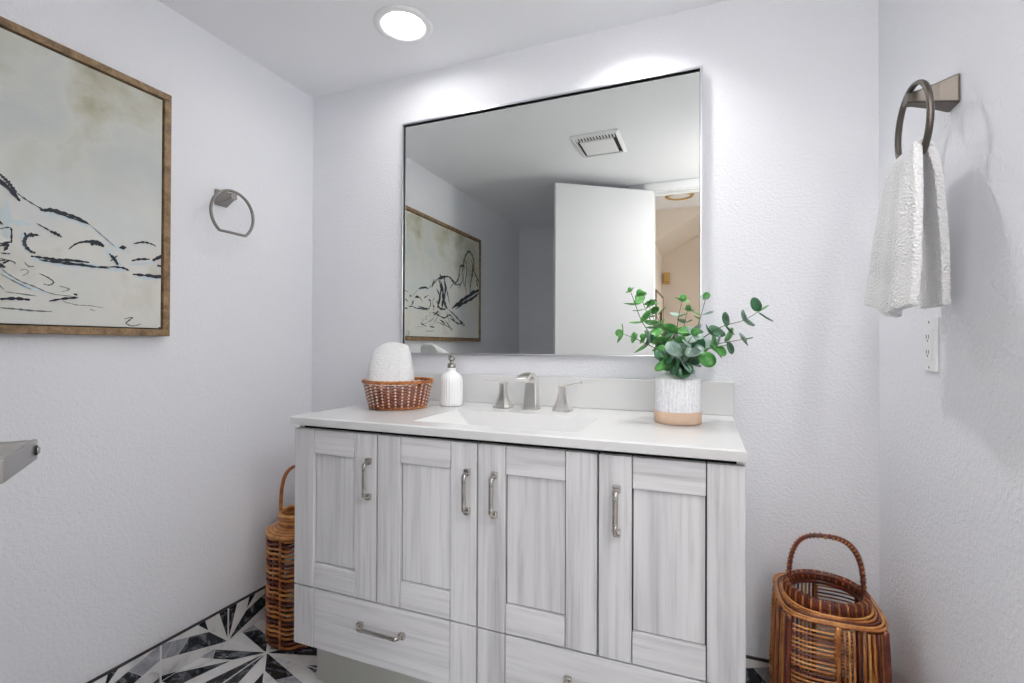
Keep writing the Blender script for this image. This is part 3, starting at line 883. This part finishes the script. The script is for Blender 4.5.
# ---------------------------------------------------------------- towel rings
def towel_ring(name_label, sgn, wall_x, cy, cz, off, R, m, py, zp):
    t = thing('towel_ring', name_label, 'towel ring', (wall_x, cy, cz))
    X = lambda d: wall_x + sgn * d
    # flared rectangular post
    mb = MB(); secs = []
    for d, hy, hz in ((.0006, .025, .028), (.004, .025, .028), (.03, .018, .0205), (off - .004, .0125, .012), (off + .010, .0115, .0105)):
        c = .003
        secs.append([(X(d), py + a, zp + b) for a, b in ((hy, -hz + c), (hy, hz - c), (hy - c, hz), (-hy + c, hz), (-hy, hz - c), (-hy, -hz + c), (-hy + c, -hz), (hy - c, -hz))])
    mb.loft(secs, m, False)
    mb.build('post', t)
    # ring of flat bar with a straight lower bar
    zc = cz; ang0 = math.radians(-52)
    pts = []
    n = 44
    for k in range(n + 1):
        w = ang0 + (math.pi * 2 - 2 * math.radians(38)) * k / n
        pts.append((X(off), cy + R * math.cos(w), zc + R * math.sin(w)))
    a, b = Vector(pts[-1]), Vector(pts[0])
    for k in range(1, 8):
        pts.append(tuple(a.lerp(b, k / 8)))
    mb = MB(); mb.tube(pts, .0062, m, 10, True, .75, False, (1, 0, 0))
    mb.build('ring', t)
    return t
towel_ring('empty brushed nickel towel ring on the left wall beside the painting', 1, XL, -.437, 1.535, .058, .083, M['lit_nickel'], -.440, 1.598)
towel_ring('dark nickel towel ring on the right wall holding a white hand towel', -1, XR, -.468, 1.516, .070, .083, M['dark_nickel'], -.458, 1.578)

# hand towel folded over the right ring
zbar = 1.516 + .083 * math.sin(math.radians(-52))
xb = XR - .070
mb = MB()
# path of the drape: x, z, far-edge y, near-edge y
D = [(1.508, 1.156, -.368, -.616), (1.510, 1.20, -.374, -.618), (1.514, 1.27, -.388, -.614), (1.520, 1.35, -.402, -.600), (1.527, 1.42, -.410, -.572), (1.534, 1.455, -.412, -.548),
     (xb - .007, zbar + .012, -.412, -.528), (xb, zbar + .017, -.412, -.522), (xb + .009, zbar + .012, -.412, -.520), (1.564, 1.455, -.412, -.517), (1.576, 1.42, -.41, -.512), (1.586, 1.35, -.405, -.502),
     (1.593, 1.27, -.40, -.496), (1.596, 1.20, -.395, -.492), (1.597, 1.156, -.39, -.490)]
pa = sm([(d[0], d[1], 0) for d in D], 6); pe = sm([(d[2], d[3], 0) for d in D], 6)
nu = 34; rows = len(pa)
vs, fs = [], []
tl = [0]
for i in range(1, rows): tl.append(tl[-1] + (pa[i] - pa[i - 1]).length)
for i in range(rows):
    a = pa[max(0, i - 1)]; b = pa[min(rows - 1, i + 1)]
    tv = (b - a).normalized(); nx, nz = -tv.y, tv.x          # left normal: outward for front flap
    s = tl[i]; front = pa[i].x < xb
    drop = max(0, zbar - pa[i].y)
    for k in range(nu + 1):
        v = k / nu
        y = pe[i].x + (pe[i].y - pe[i].x) * v
        amp = min(1, drop / .12)
        h = (.006 * math.sin(v * 8.2 + .6) + .0035 * math.sin(v * 17 + 1.2)) * amp
        if front:
            h += .010 * amp * math.exp(-((v - .72) / .16) ** 2)
            for zb_ in (.052, .066, .080):
                h -= .0022 * math.exp(-(((pa[i].y - 1.150) - zb_ - .008 * math.sin(v * 3)) / .0035) ** 2)
        else:
            h *= .35
        zz = pa[i].y
        if i < 14: zz += (14 - i) / 14 * (.012 * math.cos(v * 6.0) - .020 * v)
        vs.append((pa[i].x + (-abs(nx) * h if front else -nx * h), y, zz + (nz * h if not front else 0)))
for i in range(rows - 1):
    for k in range(nu):
        p = i * (nu + 1) + k
        fs.append([p, p + 1, p + nu + 2, p + nu + 1])
mb.add(vs, fs, M['towel'], True)
ht = mb.build('hand_towel')
so = ht.modifiers.new('thick', 'SOLIDIFY'); so.thickness = .015; so.offset = 0.0
sb = ht.modifiers.new('soft', 'SUBSURF'); sb.levels = 1; sb.render_levels = 1
tag(ht, 'white waffle-weave hand towel folded over the towel ring on the right wall', 'towel')

# ---------------------------------------------------------------- wall outlet
t = thing('wall_outlet', 'white rectangular wall outlet plate on the right wall below the hand towel', 'outlet', (XR, -.353, 1.08))
mb = MB(); mb.box((XR - .006, -.388, 1.022), (XR - .0005, -.317, 1.138), M['plastic'], .0025)
mb.build('cover_plate', t)
mb = MB(); mb.box((XR - .0085, -.3695, 1.0465), (XR - .0055, -.3365, 1.1135), M['plastic'], .001)
for zz in (1.064, 1.097):
    mb.box((XR - .0089, -.360, zz - .004), (XR - .0084, -.358, zz + .005), M['slot'])
    mb.box((XR - .0089, -.348, zz - .004), (XR - .0084, -.346, zz + .005), M['slot'])
    mb.box((XR - .0089, -.355, zz - .010), (XR - .0084, -.351, zz - .006), M['slot'])
mb.build('receptacle', t)
for zz in (1.031, 1.129):
    mb = MB()
    secs = [[(XR - d, -.353 + .003 * math.cos(k * math.pi / 5), zz + .003 * math.sin(k * math.pi / 5)) for k in range(10)] for d in (.0058, .0068)]
    mb.loft(secs, M['chrome_screw'], False)
    mb.build('screw', t)

# ---------------------------------------------------------------- wicker basket with rolled towel
bc = (.170, -.245, ZT)
t = thing('wicker_basket', 'round brown wicker basket on the left end of the white vanity top', 'basket', bc)
mb = MB()
ns, nr = 30, 15
def brad(h): return .094 + .021 * (h / .088) ** .9
for r_ in range(nr):                       # woven weft
    h = .008 + r_ * .0052
    pts = []
    for k in range(ns * 2):
        w = 2 * math.pi * k / (ns * 2)
        off = .0022 * math.cos(math.pi * (k / 2.0) * 1.0 + math.pi * r_) if k % 2 == 0 else 0
        rr = brad(h) + (.0026 if ((k // 2 + r_) % 2 == 0) else -.0026) * (1 if k % 2 == 0 else 0)
        pts.append((bc[0] + rr * math.cos(w), bc[1] + rr * math.sin(w), bc[2] + h))
    mb.tube(pts, .0023, M['wicker'], 6, True)
for k in range(ns):
    w = 2 * math.pi * (k + .0) / ns
    pth = [(bc[0] + brad(h) * math.cos(w), bc[1] + brad(h) * math.sin(w), bc[2] + h) for h in (.004, .03, .06, .088)]
    mb.tube(pth, .0032, M['glint_stake'], 6)
mb.lathe([(.0005, .003), (.093, .003), (.093, .005), (.0005, .005)], bc, M['wicker'], 40)
mb.build('woven_side', t)
def wrapped(mb, r0, z, rad, m, tw=36, n=240, sq=1.0):
    for ph in (0, math.pi * 2 / 3, math.pi * 4 / 3):
        pts = []
        for k in range(n):
            w = 2 * math.pi * k / n
            q = ph + tw / 3.0 * w
            rr = r0 + rad * math.cos(q)
            pts.append((bc[0] + rr * math.cos(w), bc[1] + rr * math.sin(w), bc[2] + z + rad * sq * math.sin(q)))
        mb.tube(pts, rad * .85, m, 6, True)
mb = MB(); wrapped(mb, .117, .0915, .0036, M['cane'])
mb.build('rim', t)
mb = MB(); wrapped(mb, .0945, .0062, .0031, M['cane'])
mb.build('base_ring', t)

mb = MB()
# folded and rolled hand towel leaning back on the basket's far rim
o0 = Vector((.158, -.268, ZT + .010)); top = Vector((.066, -.140, ZT + .222))
ax = (top - o0); HL_ = ax.length; ax.normalize()
ex = Vector((.93, .37, 0)); ex = (ex - ax * ex.dot(ax)).normalized(); ey = ax.cross(ex)
if ey.y < 0: ey = -ey
secs = []
n = 72
for i in range(23):
    u = i / 22
    h = HL_ * u
    half = .072 + .012 * math.sin(math.pi * min(1, u * 1.1)) - .008 * u
    dep = .058 * (1 - u ** 2.6) + .008
    if u > .93: half *= 1 - .16 * ((u - .93) / .07) ** 2
    if i == 0: half *= .9; dep *= .9
    sec = []
    for k in range(n):
        w = 2 * math.pi * k / n
        c, s_ = math.cos(w), math.sin(w)
        r = (abs(c) ** 2.6 + abs(s_) ** 2.6) ** (-1 / 2.6)
        wob = 1 + .014 * math.sin(w * 5 + u * 7) + .010 * math.sin(w * 11 - u * 9)
        a, b_ = half * r * c * wob, dep * r * s_ * wob
        p = o0 + ax * h + ex * a + ey * b_
        v = max(0, -a / half)
        p = p - ax * (.020 * u ** 3 * v ** 2.4) - Vector((0, 0, .012 * u ** 4 * max(0, a / half)))
        sec.append(p)
    secs.append(sec)
mb.loft(secs, M['towel_soft'])
fl = []
for i in range(9):
    u = .06 + .86 * i / 8; h = HL_ * u; row = []
    half = .072 + .012 * math.sin(math.pi * min(1, u * 1.1)) - .008 * u; dep = .058 * (1 - u ** 2.6) + .008
    for k in range(17):
        w = math.radians(-178 + k * 7.2); c, s_ = math.cos(w), math.sin(w)
        r = (abs(c) ** 2.6 + abs(s_) ** 2.6) ** (-1 / 2.6) * (1.045 + (.02 if k == 16 else 0))
        v = max(0, -c * r)
        row.append(o0 + ax * h + ex * half * r * c + ey * dep * r * s_ - ax * (.020 * u ** 3 * v ** 2.4))
    fl.append(row)
mb.loft(fl, M['towel_soft'], True, False, False)
rt_ = mb.build('rolled_towel')
tag(rt_, 'white rolled terry towel standing upright in the wicker basket', 'towel')

# ---------------------------------------------------------------- soap dispenser
sc = (.322, -.140, ZT)
t = thing('soap_dispenser', 'white ribbed ceramic soap dispenser with a grey metal pump beside the basket', 'soap dispenser', sc)
mb = MB()
rib = lambda w, i: 1 + (.022 * math.cos(w * 26) if 2 <= i <= 6 else 0)
mb.lathe([(.0005, .0008), (.036, .0008), (.0385, .004), (.0395, .012), (.0395, .05), (.0395, .085), (.038, .100), (.032, .112), (.022, .119), (.0165, .122), (.0155, .127), (.0165, .134), (.012, .1345), (.0005, .1345)], sc, M['ceramic'], 156, rib)
mb.build('bottle', t)
mb = MB(); z = .1348
mb.lathe([(.0005, z), (.0145, z), (.0150, z + .004), (.0145, z + .015), (.011, z + .0165), (.0065, z + .017), (.0065, z + .026), (.0105, z + .027), (.0115, z + .030), (.0115, z + .044), (.0095, z + .0465), (.0005, z + .047)], sc, M['pump'], 32)
mb.tube(sm([(sc[0], sc[1], ZT + z + .039), (sc[0] + .010, sc[1] - .02, ZT + z + .040), (sc[0] + .016, sc[1] - .034, ZT + z + .037), (sc[0] + .018, sc[1] - .039, ZT + z + .030)], 5), .0042, M['pump'], 10)
mb.build('pump', t)

# ---------------------------------------------------------------- vase with eucalyptus
vc = (1.090, -.220, ZT)
t = thing('vase', 'white ribbed ceramic vase with tan base holding eucalyptus on the vanity', 'vase', vc)
def vrib(w, i): return 1 - .07 * max(0, math.cos(w * 36)) ** 5
mb = MB(); pr = [(.0620, .0345), (.0622, .06), (.0618, .09), (.0612, .120), (.0600, .1245)]
mb.lathe(pr, vc, M['vase_white'], 432, vrib)
mb.lathe([(.0600, .1245), (.0555, .1275), (.0440, .1350), (.0345, .1405), (.0325, .1440), (.0330, .1490), (.0315, .1500), (.0285, .1490), (.0275, .142), (.030, .136), (.05, .12), (.055, .03), (.0005, .012)], vc, M['vase_white'], 80)
mb.build('glazed_body', t)
mb = MB()
mb.lathe([(.0005, .0008), (.060, .0008), (.0630, .003), (.0635, .012), (.0635, .034), (.0620, .0345)], vc, M['vase_tan'], 240, lambda w, i: 1 + (.006 * max(-1, min(1, 2.0 * math.cos(w * 30))) if i >= 2 else 0))
mb.build('bare_base', t)

SPRIGS = [[[1.098,-0.22,0.999],[1.087,-0.225,1.036],[1.056,-0.24,1.074],[1.021,-0.25,1.106],[0.994,-0.25,1.146],[0.975,-0.25,1.197],[0.962,-0.25,1.233]],[[1.098,-0.22,0.999],[1.09,-0.21,1.036],[1.062,-0.2,1.088],[1.029,-0.19,1.122],[1.008,-0.19,1.159],[0.993,-0.19,1.196],[0.984,-0.19,1.223]],[[1.098,-0.22,0.999],[1.083,-0.24,1.032],[1.05,-0.27,1.06],[1.011,-0.28,1.08],[0.981,-0.29,1.096],[0.946,-0.29,1.108]],[[1.098,-0.22,0.999],[1.093,-0.22,1.036],[1.089,-0.22,1.083],[1.088,-0.22,1.121],[1.093,-0.22,1.163],[1.102,-0.22,1.203]],[[1.098,-0.22,0.999],[1.103,-0.2,1.036],[1.12,-0.18,1.079],[1.138,-0.17,1.122],[1.152,-0.17,1.169],[1.163,-0.17,1.212]],[[1.098,-0.22,0.999],[1.109,-0.22,1.032],[1.139,-0.23,1.079],[1.173,-0.24,1.11],[1.21,-0.25,1.13],[1.255,-0.25,1.143],[1.292,-0.25,1.166]],[[1.098,-0.22,0.999],[1.108,-0.21,1.027],[1.139,-0.19,1.06],[1.174,-0.18,1.076],[1.217,-0.18,1.086],[1.259,-0.18,1.094]],[[1.098,-0.22,0.999],[1.101,-0.25,1.028],[1.109,-0.29,1.056],[1.12,-0.31,1.083],[1.133,-0.32,1.104]],[[1.098,-0.22,0.999],[1.088,-0.25,1.023],[1.068,-0.28,1.037],[1.061,-0.3,1.042]],[[1.098,-0.22,0.999],[1.114,-0.24,1.028],[1.148,-0.27,1.056],[1.177,-0.28,1.07],[1.193,-0.28,1.074]]]
SLABEL = ['tall eucalyptus sprig rising furthest up and left in front of the mirror',
          'eucalyptus sprig just right of the tallest left one, with small green leaves',
          'low eucalyptus sprig reaching out to the left edge of the bouquet',
          'upright eucalyptus sprig in the centre of the vase with flat paired leaves',
          'upright eucalyptus sprig right of centre in front of the mirror edge',
          'long eucalyptus sprig arching furthest right over the bare wall',
          'eucalyptus sprig reaching right, below the longest right one',
          'short grey-green eucalyptus sprig leaning forward over the front of the vase',
          'short eucalyptus sprig drooping over the left of the vase mouth',
          'bushy eucalyptus sprig leaning forward right of the vase mouth']
LEAFN = [6, 5, 5, 5, 5, 6, 5, 4, 3, 4]
def leaf_disc(mb, c, ax, nrm, r, m):
    """round slightly cupped leaf; c at its base, ax pointing outwards"""
    ax = ax.normalized(); nrm = (nrm - ax * nrm.dot(ax)).normalized(); sd = ax.cross(nrm)
    vs, fs = [], []
    n = 16
    vs.append(c + ax * r - nrm * r * .10)
    for ring, q in ((1, .55), (2, 1.0)):
        for k in range(n):
            w = 2 * math.pi * k / n
            ex_ = q * r * math.cos(w) * (1.06 if math.cos(w) > 0 else 1.0); ey_ = q * r * math.sin(w) * .94
            cup = -.10 * r * (1 - q * q) + .05 * r * q * math.sin(2 * w + c.x * 90)
            vs.append(c + ax * (r + ex_) + sd * ey_ + nrm * (cup + .10 * abs(ey_)))
    for k in range(n):
        k2 = (k + 1) % n
        fs.append([0, 1 + k, 1 + k2]); fs.append([1 + k, 1 + n + k, 1 + n + k2, 1 + k2])
    o = len(vs)
    vs += [v - nrm * .0006 for v in vs]
    fs2 = [[i + o for i in f][::-1] for f in fs]
    for k in range(n):
        k2 = (k + 1) % n
        fs2.append([1 + n + k, 1 + n + k2, o + 1 + n + k2, o + 1 + n + k])
    mb.add(vs, fs + fs2, m, True)
lr = random.Random(21)
for si, pts in enumerate(SPRIGS):
    jx, jy = .016 * math.cos(si * 2.4), .016 * math.sin(si * 2.4)
    root = [(vc[0] + jx * 1.2, vc[1] + jy * 1.2, ZT + .03), (vc[0] + jx, vc[1] + jy, ZT + .150)]
    path = sm(root + [tuple(p) for p in pts[1:]], 8)
    t = thing('eucalyptus_sprig', SLABEL[si], 'plant', root[0], 'eucalyptus sprigs in the white vase')
    mb = MB(); mb.tube(path, lambda u: .0021 - .0013 * u, M['stem'], 6)
    mb.build('stem', t)
    vis = [p for p in path if p.z > ZT + .168]
    mb = MB(); n = LEAFN[si]
    weight = {0: (.72, .18, .10), 1: (.75, .2, .05), 2: (.85, .1, .05), 3: (.55, .15, .3), 4: (.25, .35, .4), 5: (.35, .55, .1), 6: (.25, .45, .3), 7: (.1, .2, .7), 8: (.2, .45, .35), 9: (.45, .3, .25)}[si]
    for q in range(n):
        u = q / (n - 1)
        idx = min(len(vis) - 2, int((.04 + .96 * u) * (len(vis) - 1)))
        c = vis[idx]; tv = (vis[idx + 1] - vis[idx]).normalized() if idx + 1 < len(vis) else (vis[-1] - vis[-2]).normalized()
        r = (.0270 - .0125 * u) * lr.uniform(.9, 1.12)
        if si in (5, 6): r = (.0265 - .0075 * u) * lr.uniform(.9, 1.1)
        if si == 0 and q == n - 1: r *= .55
        a = tv.orthogonal().normalized(); b_ = tv.cross(a)
        ph = q * math.pi / 2 + lr.uniform(-.35, .35) + si
        for s in (0, math.pi):
            dv_ = (a * math.cos(ph + s) + b_ * math.sin(ph + s) + tv * lr.uniform(.25, .6)).normalized()
            nv = (tv + Vector((lr.uniform(-.6, .6), lr.uniform(-.9, .3), lr.uniform(-.3, .5)))).normalized()
            x = lr.random()
            m_ = M['leaf_green'] if x < weight[0] else (M['leaf_dark'] if x < weight[0] + weight[1] else M['leaf_grey'])
            leaf_disc(mb, c + dv_ * .002, dv_, nv, r * lr.uniform(.85, 1.1), m_)
        if q == n - 1:
            leaf_disc(mb, c, tv, (a + b_).normalized(), r * .8, M['leaf_green'])
    mb.build('leaves', t)

# ---------------------------------------------------------------- rattan lanterns
def sq_path(cx, cy, hx, hy, z, n=72, p=3.4):
    out = []
    for k in range(n):
        w = 2 * math.pi * k / n
        c, s = math.cos(w), math.sin(w)
        r = (abs(c) ** p + abs(s) ** p) ** (-1 / p)
        out.append((cx + hx * r * c, cy + hy * r * s, z))
    return out
def twist_tube(mb, path, rad, m, turns, k=3):
    P = [Vector(p) for p in path]; n = len(P); prev = None
    strands = [[] for _ in range(k)]
    for i in range(n):
        tv = (P[min(n - 1, i + 1)] - P[max(0, i - 1)]).normalized()
        a = tv.orthogonal() if prev is None else prev - tv * tv.dot(prev)
        a.normalize(); prev = a; b = tv.cross(a)
        for s in range(k):
            w = 2 * math.pi * (turns * i / n + s / k)
            strands[s].append(P[i] + a * math.cos(w) * rad * .55 + b * math.sin(w) * rad * .55)
    for s in strands: mb.tube(s, rad * .62, m, 6)
# square lantern, right of the vanity
lc = (1.448, -.215); HXL, HYL, HL = .114, .130, .425
t = thing('rattan_lantern', 'brown square rattan lantern with a tall hoop handle on the floor right of the vanity', 'lantern', (lc[0], lc[1], 0))
def sec_at(z):
    u = z / HL
    k = 1.0 + .05 * math.sin(math.pi * u) - .02 * u
    return HXL * k, HYL * k
mb = MB(); NP = 96
def around(w0, w1, z, n=14, grow=0.0):
    hx_, hy_ = sec_at(z); out = []
    for i in range(n + 1):
        w = w0 + (w1 - w0) * i / n
        c, s = math.cos(w), math.sin(w); p = 4.0
        r = (abs(c) ** p + abs(s) ** p) ** (-1 / p)
        out.append((lc[0] + (hx_ + grow) * r * c, lc[1] + (hy_ + grow) * r * s, z))
    return out
edges = [math.radians(a) for a in (45, 90, 135, 180, 225, 270, 315, 360, 405)]
for k in range(8):
    w0, w1 = edges[k], edges[k + 1]
    if k % 2 == 0:                         # level rods
        nrod = 40
        for q in range(nrod):
            z = .018 + (HL - .035) * q / (nrod - 1)
            mb.tube(around(w0, w1, z, 10), .0026, (M['cane'], M['cane_light'], M['cane'], M['cane_dark'])[(q * 7 + k) % 4], 6)
    else:                                  # upright rods
        for q in range(10):
            w = w0 + (w1 - w0) * (q + .5) / 10
            pth = [around(w, w, .008 + (HL - .012) * i / 8, 1, 0)[0] for i in range(9)]
            mb.tube(pth, .0029, (M['cane'], M['cane_dark'], M['cane'], M['cane_light'])[(q * 5 + k) % 4], 6)
mb.build('woven_sides', t)
for k in range(8):
    w = edges[k]
    pth = [around(w, w, .004 + (HL - .004) * i / 40, 1, .002)[0] for i in range(41)]
    mb = MB()
    if k % 2 == 0:
        mb.tube(pth, .0085, M['cane_dark'], 8)
    twist_tube(mb, pth, .0075, M['cane'], 22, 2)
    mb.build('corner_post' if k % 2 == 0 else 'mid_post', t)
mb = MB()
for q in range(6):                          # top canes blend from square edge to oval opening
    f = q / 5
    n = 80; pts = []
    for i in range(n):
        w = 2 * math.pi * i / n; c, s = math.cos(w), math.sin(w); p = 4.0 - 2.0 * f
        r = (abs(c) ** p + abs(s) ** p) ** (-1 / p)
        hx_, hy_ = sec_at(HL)
        a = hx_ * (1 - f) + .090 * f; b_ = hy_ * (1 - f) + .096 * f
        pts.append((lc[0] + a * r * c, lc[1] + b_ * r * s, HL + .004 + .009 * f))
    mb.tube(pts, .0031, (M['cane'], M['cane_light'], M['cane_dark'])[q % 3], 6, True)
for i in range(16):
    w = 2 * math.pi * (i + .5) / 16
    a = around(w, w, HL, 1)[0]
    mb.tube([a, (lc[0] + .088 * math.cos(w), lc[1] + .094 * math.sin(w), HL + .010)], .0028, M['cane_dark'], 6)
mb.build('top_canes', t)
mb = MB()
n = 90
ring = [(lc[0] + .084 * math.cos(2 * math.pi * i / n), lc[1] + .090 * math.sin(2 * math.pi * i / n)) for i in range(n)]
for dz in (.010, .020, .030):
    mb.tube([(x, y, HL + dz) for x, y in ring], .0068, M['cane_dark'], 8, True)
for i in range(0, n):
    x, y = ring[i]; cx_, cy_ = x - lc[0], y - lc[1]; l = math.hypot(cx_, cy_)
    u = (cx_ / l * .009, cy_ / l * .009)
    mb.tube([(x + u[0] * .85, y + u[1] * .85, HL + .004), (x + u[0], y + u[1], HL + .020), (x + u[0] * .8, y + u[1] * .8, HL + .036), (x, y, HL + .0395), (x - u[0], y - u[1], HL + .02)], .0022, M['cane_dark'] if i % 3 else M['cane'], 5)
mb.build('rim', t)
mb = MB()
pth = []
for i in range(61):
    w = math.pi * i / 60
    c, s = math.cos(w), math.sin(w)
    pth.append((lc[0] - .082 * (abs(c) ** .7) * (1 if c > 0 else -1), lc[1] - .0 + .03 * s * 0, HL + .015 + .150 * s ** .62))
mb.tube(pth, .0052, M['cane_dark'], 8)
twist_tube(mb, pth, .0078, M['cane'], 30, 1)
twist_tube(mb, pth[::-1], .0072, M['cane_dark'], 30, 2)
mb.build('handle', t)
mb = MB(); mb.loft([sq_path(lc[0], lc[1], HXL * .98, HYL * .98, z) for z in (.002, .010)], M['cane_dark'], False)
mb.build('base', t)

# round lantern, left of the vanity
rc = (-.240, -.268); RR, HB = .112, .392
t = thing('rattan_lantern', 'slim round rattan lantern with a hoop handle in the gap left of the vanity', 'lantern', (rc[0], rc[1], 0))
mb = MB()
nr = 23
for q in range(nr):
    z = .012 + (HB - .02) * q / (nr - 1)
    rr = RR * (1 + .02 * math.sin(math.pi * q / (nr - 1)))
    pts = []
    for i in range(72):
        w = 2 * math.pi * i / 72
        pts.append((rc[0] + rr * math.cos(w), rc[1] + rr * math.sin(w), z + .0035 * math.cos(w * 8)))
    mb.tube(pts, .0046, (M['cane'], M['cane_light'], M['cane'], M['cane_dark'])[(q * 3) % 4], 6, True)
for i in range(8):
    w = 2 * math.pi * (i + .2) / 8
    pth = [(rc[0] + (RR - .008) * math.cos(w), rc[1] + (RR - .008) * math.sin(w), .006 + (HB - .008) * j / 30) for j in range(31)]
    mb.tube(pth, .0055, M['cane_dark'], 6)
    twist_tube(mb, [(rc[0] + (RR + .003) * math.cos(w), rc[1] + (RR + .003) * math.sin(w), .006 + (HB - .008) * j / 60) for j in range(61)], .0045, M['cane'], 20, 2)
mb.build('woven_sides', t)
mb = MB()
for q in range(7):
    f = q / 6
    r_ = (RR + .003) * (1 - f) + .080 * f
    z = HB + .002 + .016 * f
    mb.tube([(rc[0] + r_ * math.cos(2 * math.pi * i / 60), rc[1] + r_ * math.sin(2 * math.pi * i / 60), z) for i in range(60)], .0060, (M['cane_light'], M['cane'])[q % 2], 6, True)
mb.build('shoulder', t)
mb = MB()
for q in range(4):
    z = HB + .026 + q * .012
    mb.tube([(rc[0] + .074 * math.cos(2 * math.pi * i / 60), rc[1] + .074 * math.sin(2 * math.pi * i / 60), z) for i in range(60)], .0068, (M['cane'], M['cane_light'])[q % 2], 8, True)
mb.build('neck', t)
mb = MB()
pth = []
for i in range(61):
    w = math.pi * i / 60; c, s = math.cos(w), math.sin(w)
    pth.append((rc[0] - .074 * (abs(c) ** .7) * (1 if c > 0 else -1) * .88, rc[1] - .074 * (abs(c) ** .7) * (1 if c > 0 else -1) * .48, HB + .055 + .175 * s ** .62))
mb.tube(pth, .0066, M['cane'], 8)
mb.build('handle', t)
mb = MB(); mb.lathe([(.0005, .001), (RR, .001), (RR + .002, .005), (RR, .010), (.0005, .010)], (rc[0], rc[1], 0), M['cane_dark'], 48)
mb.build('base', t)
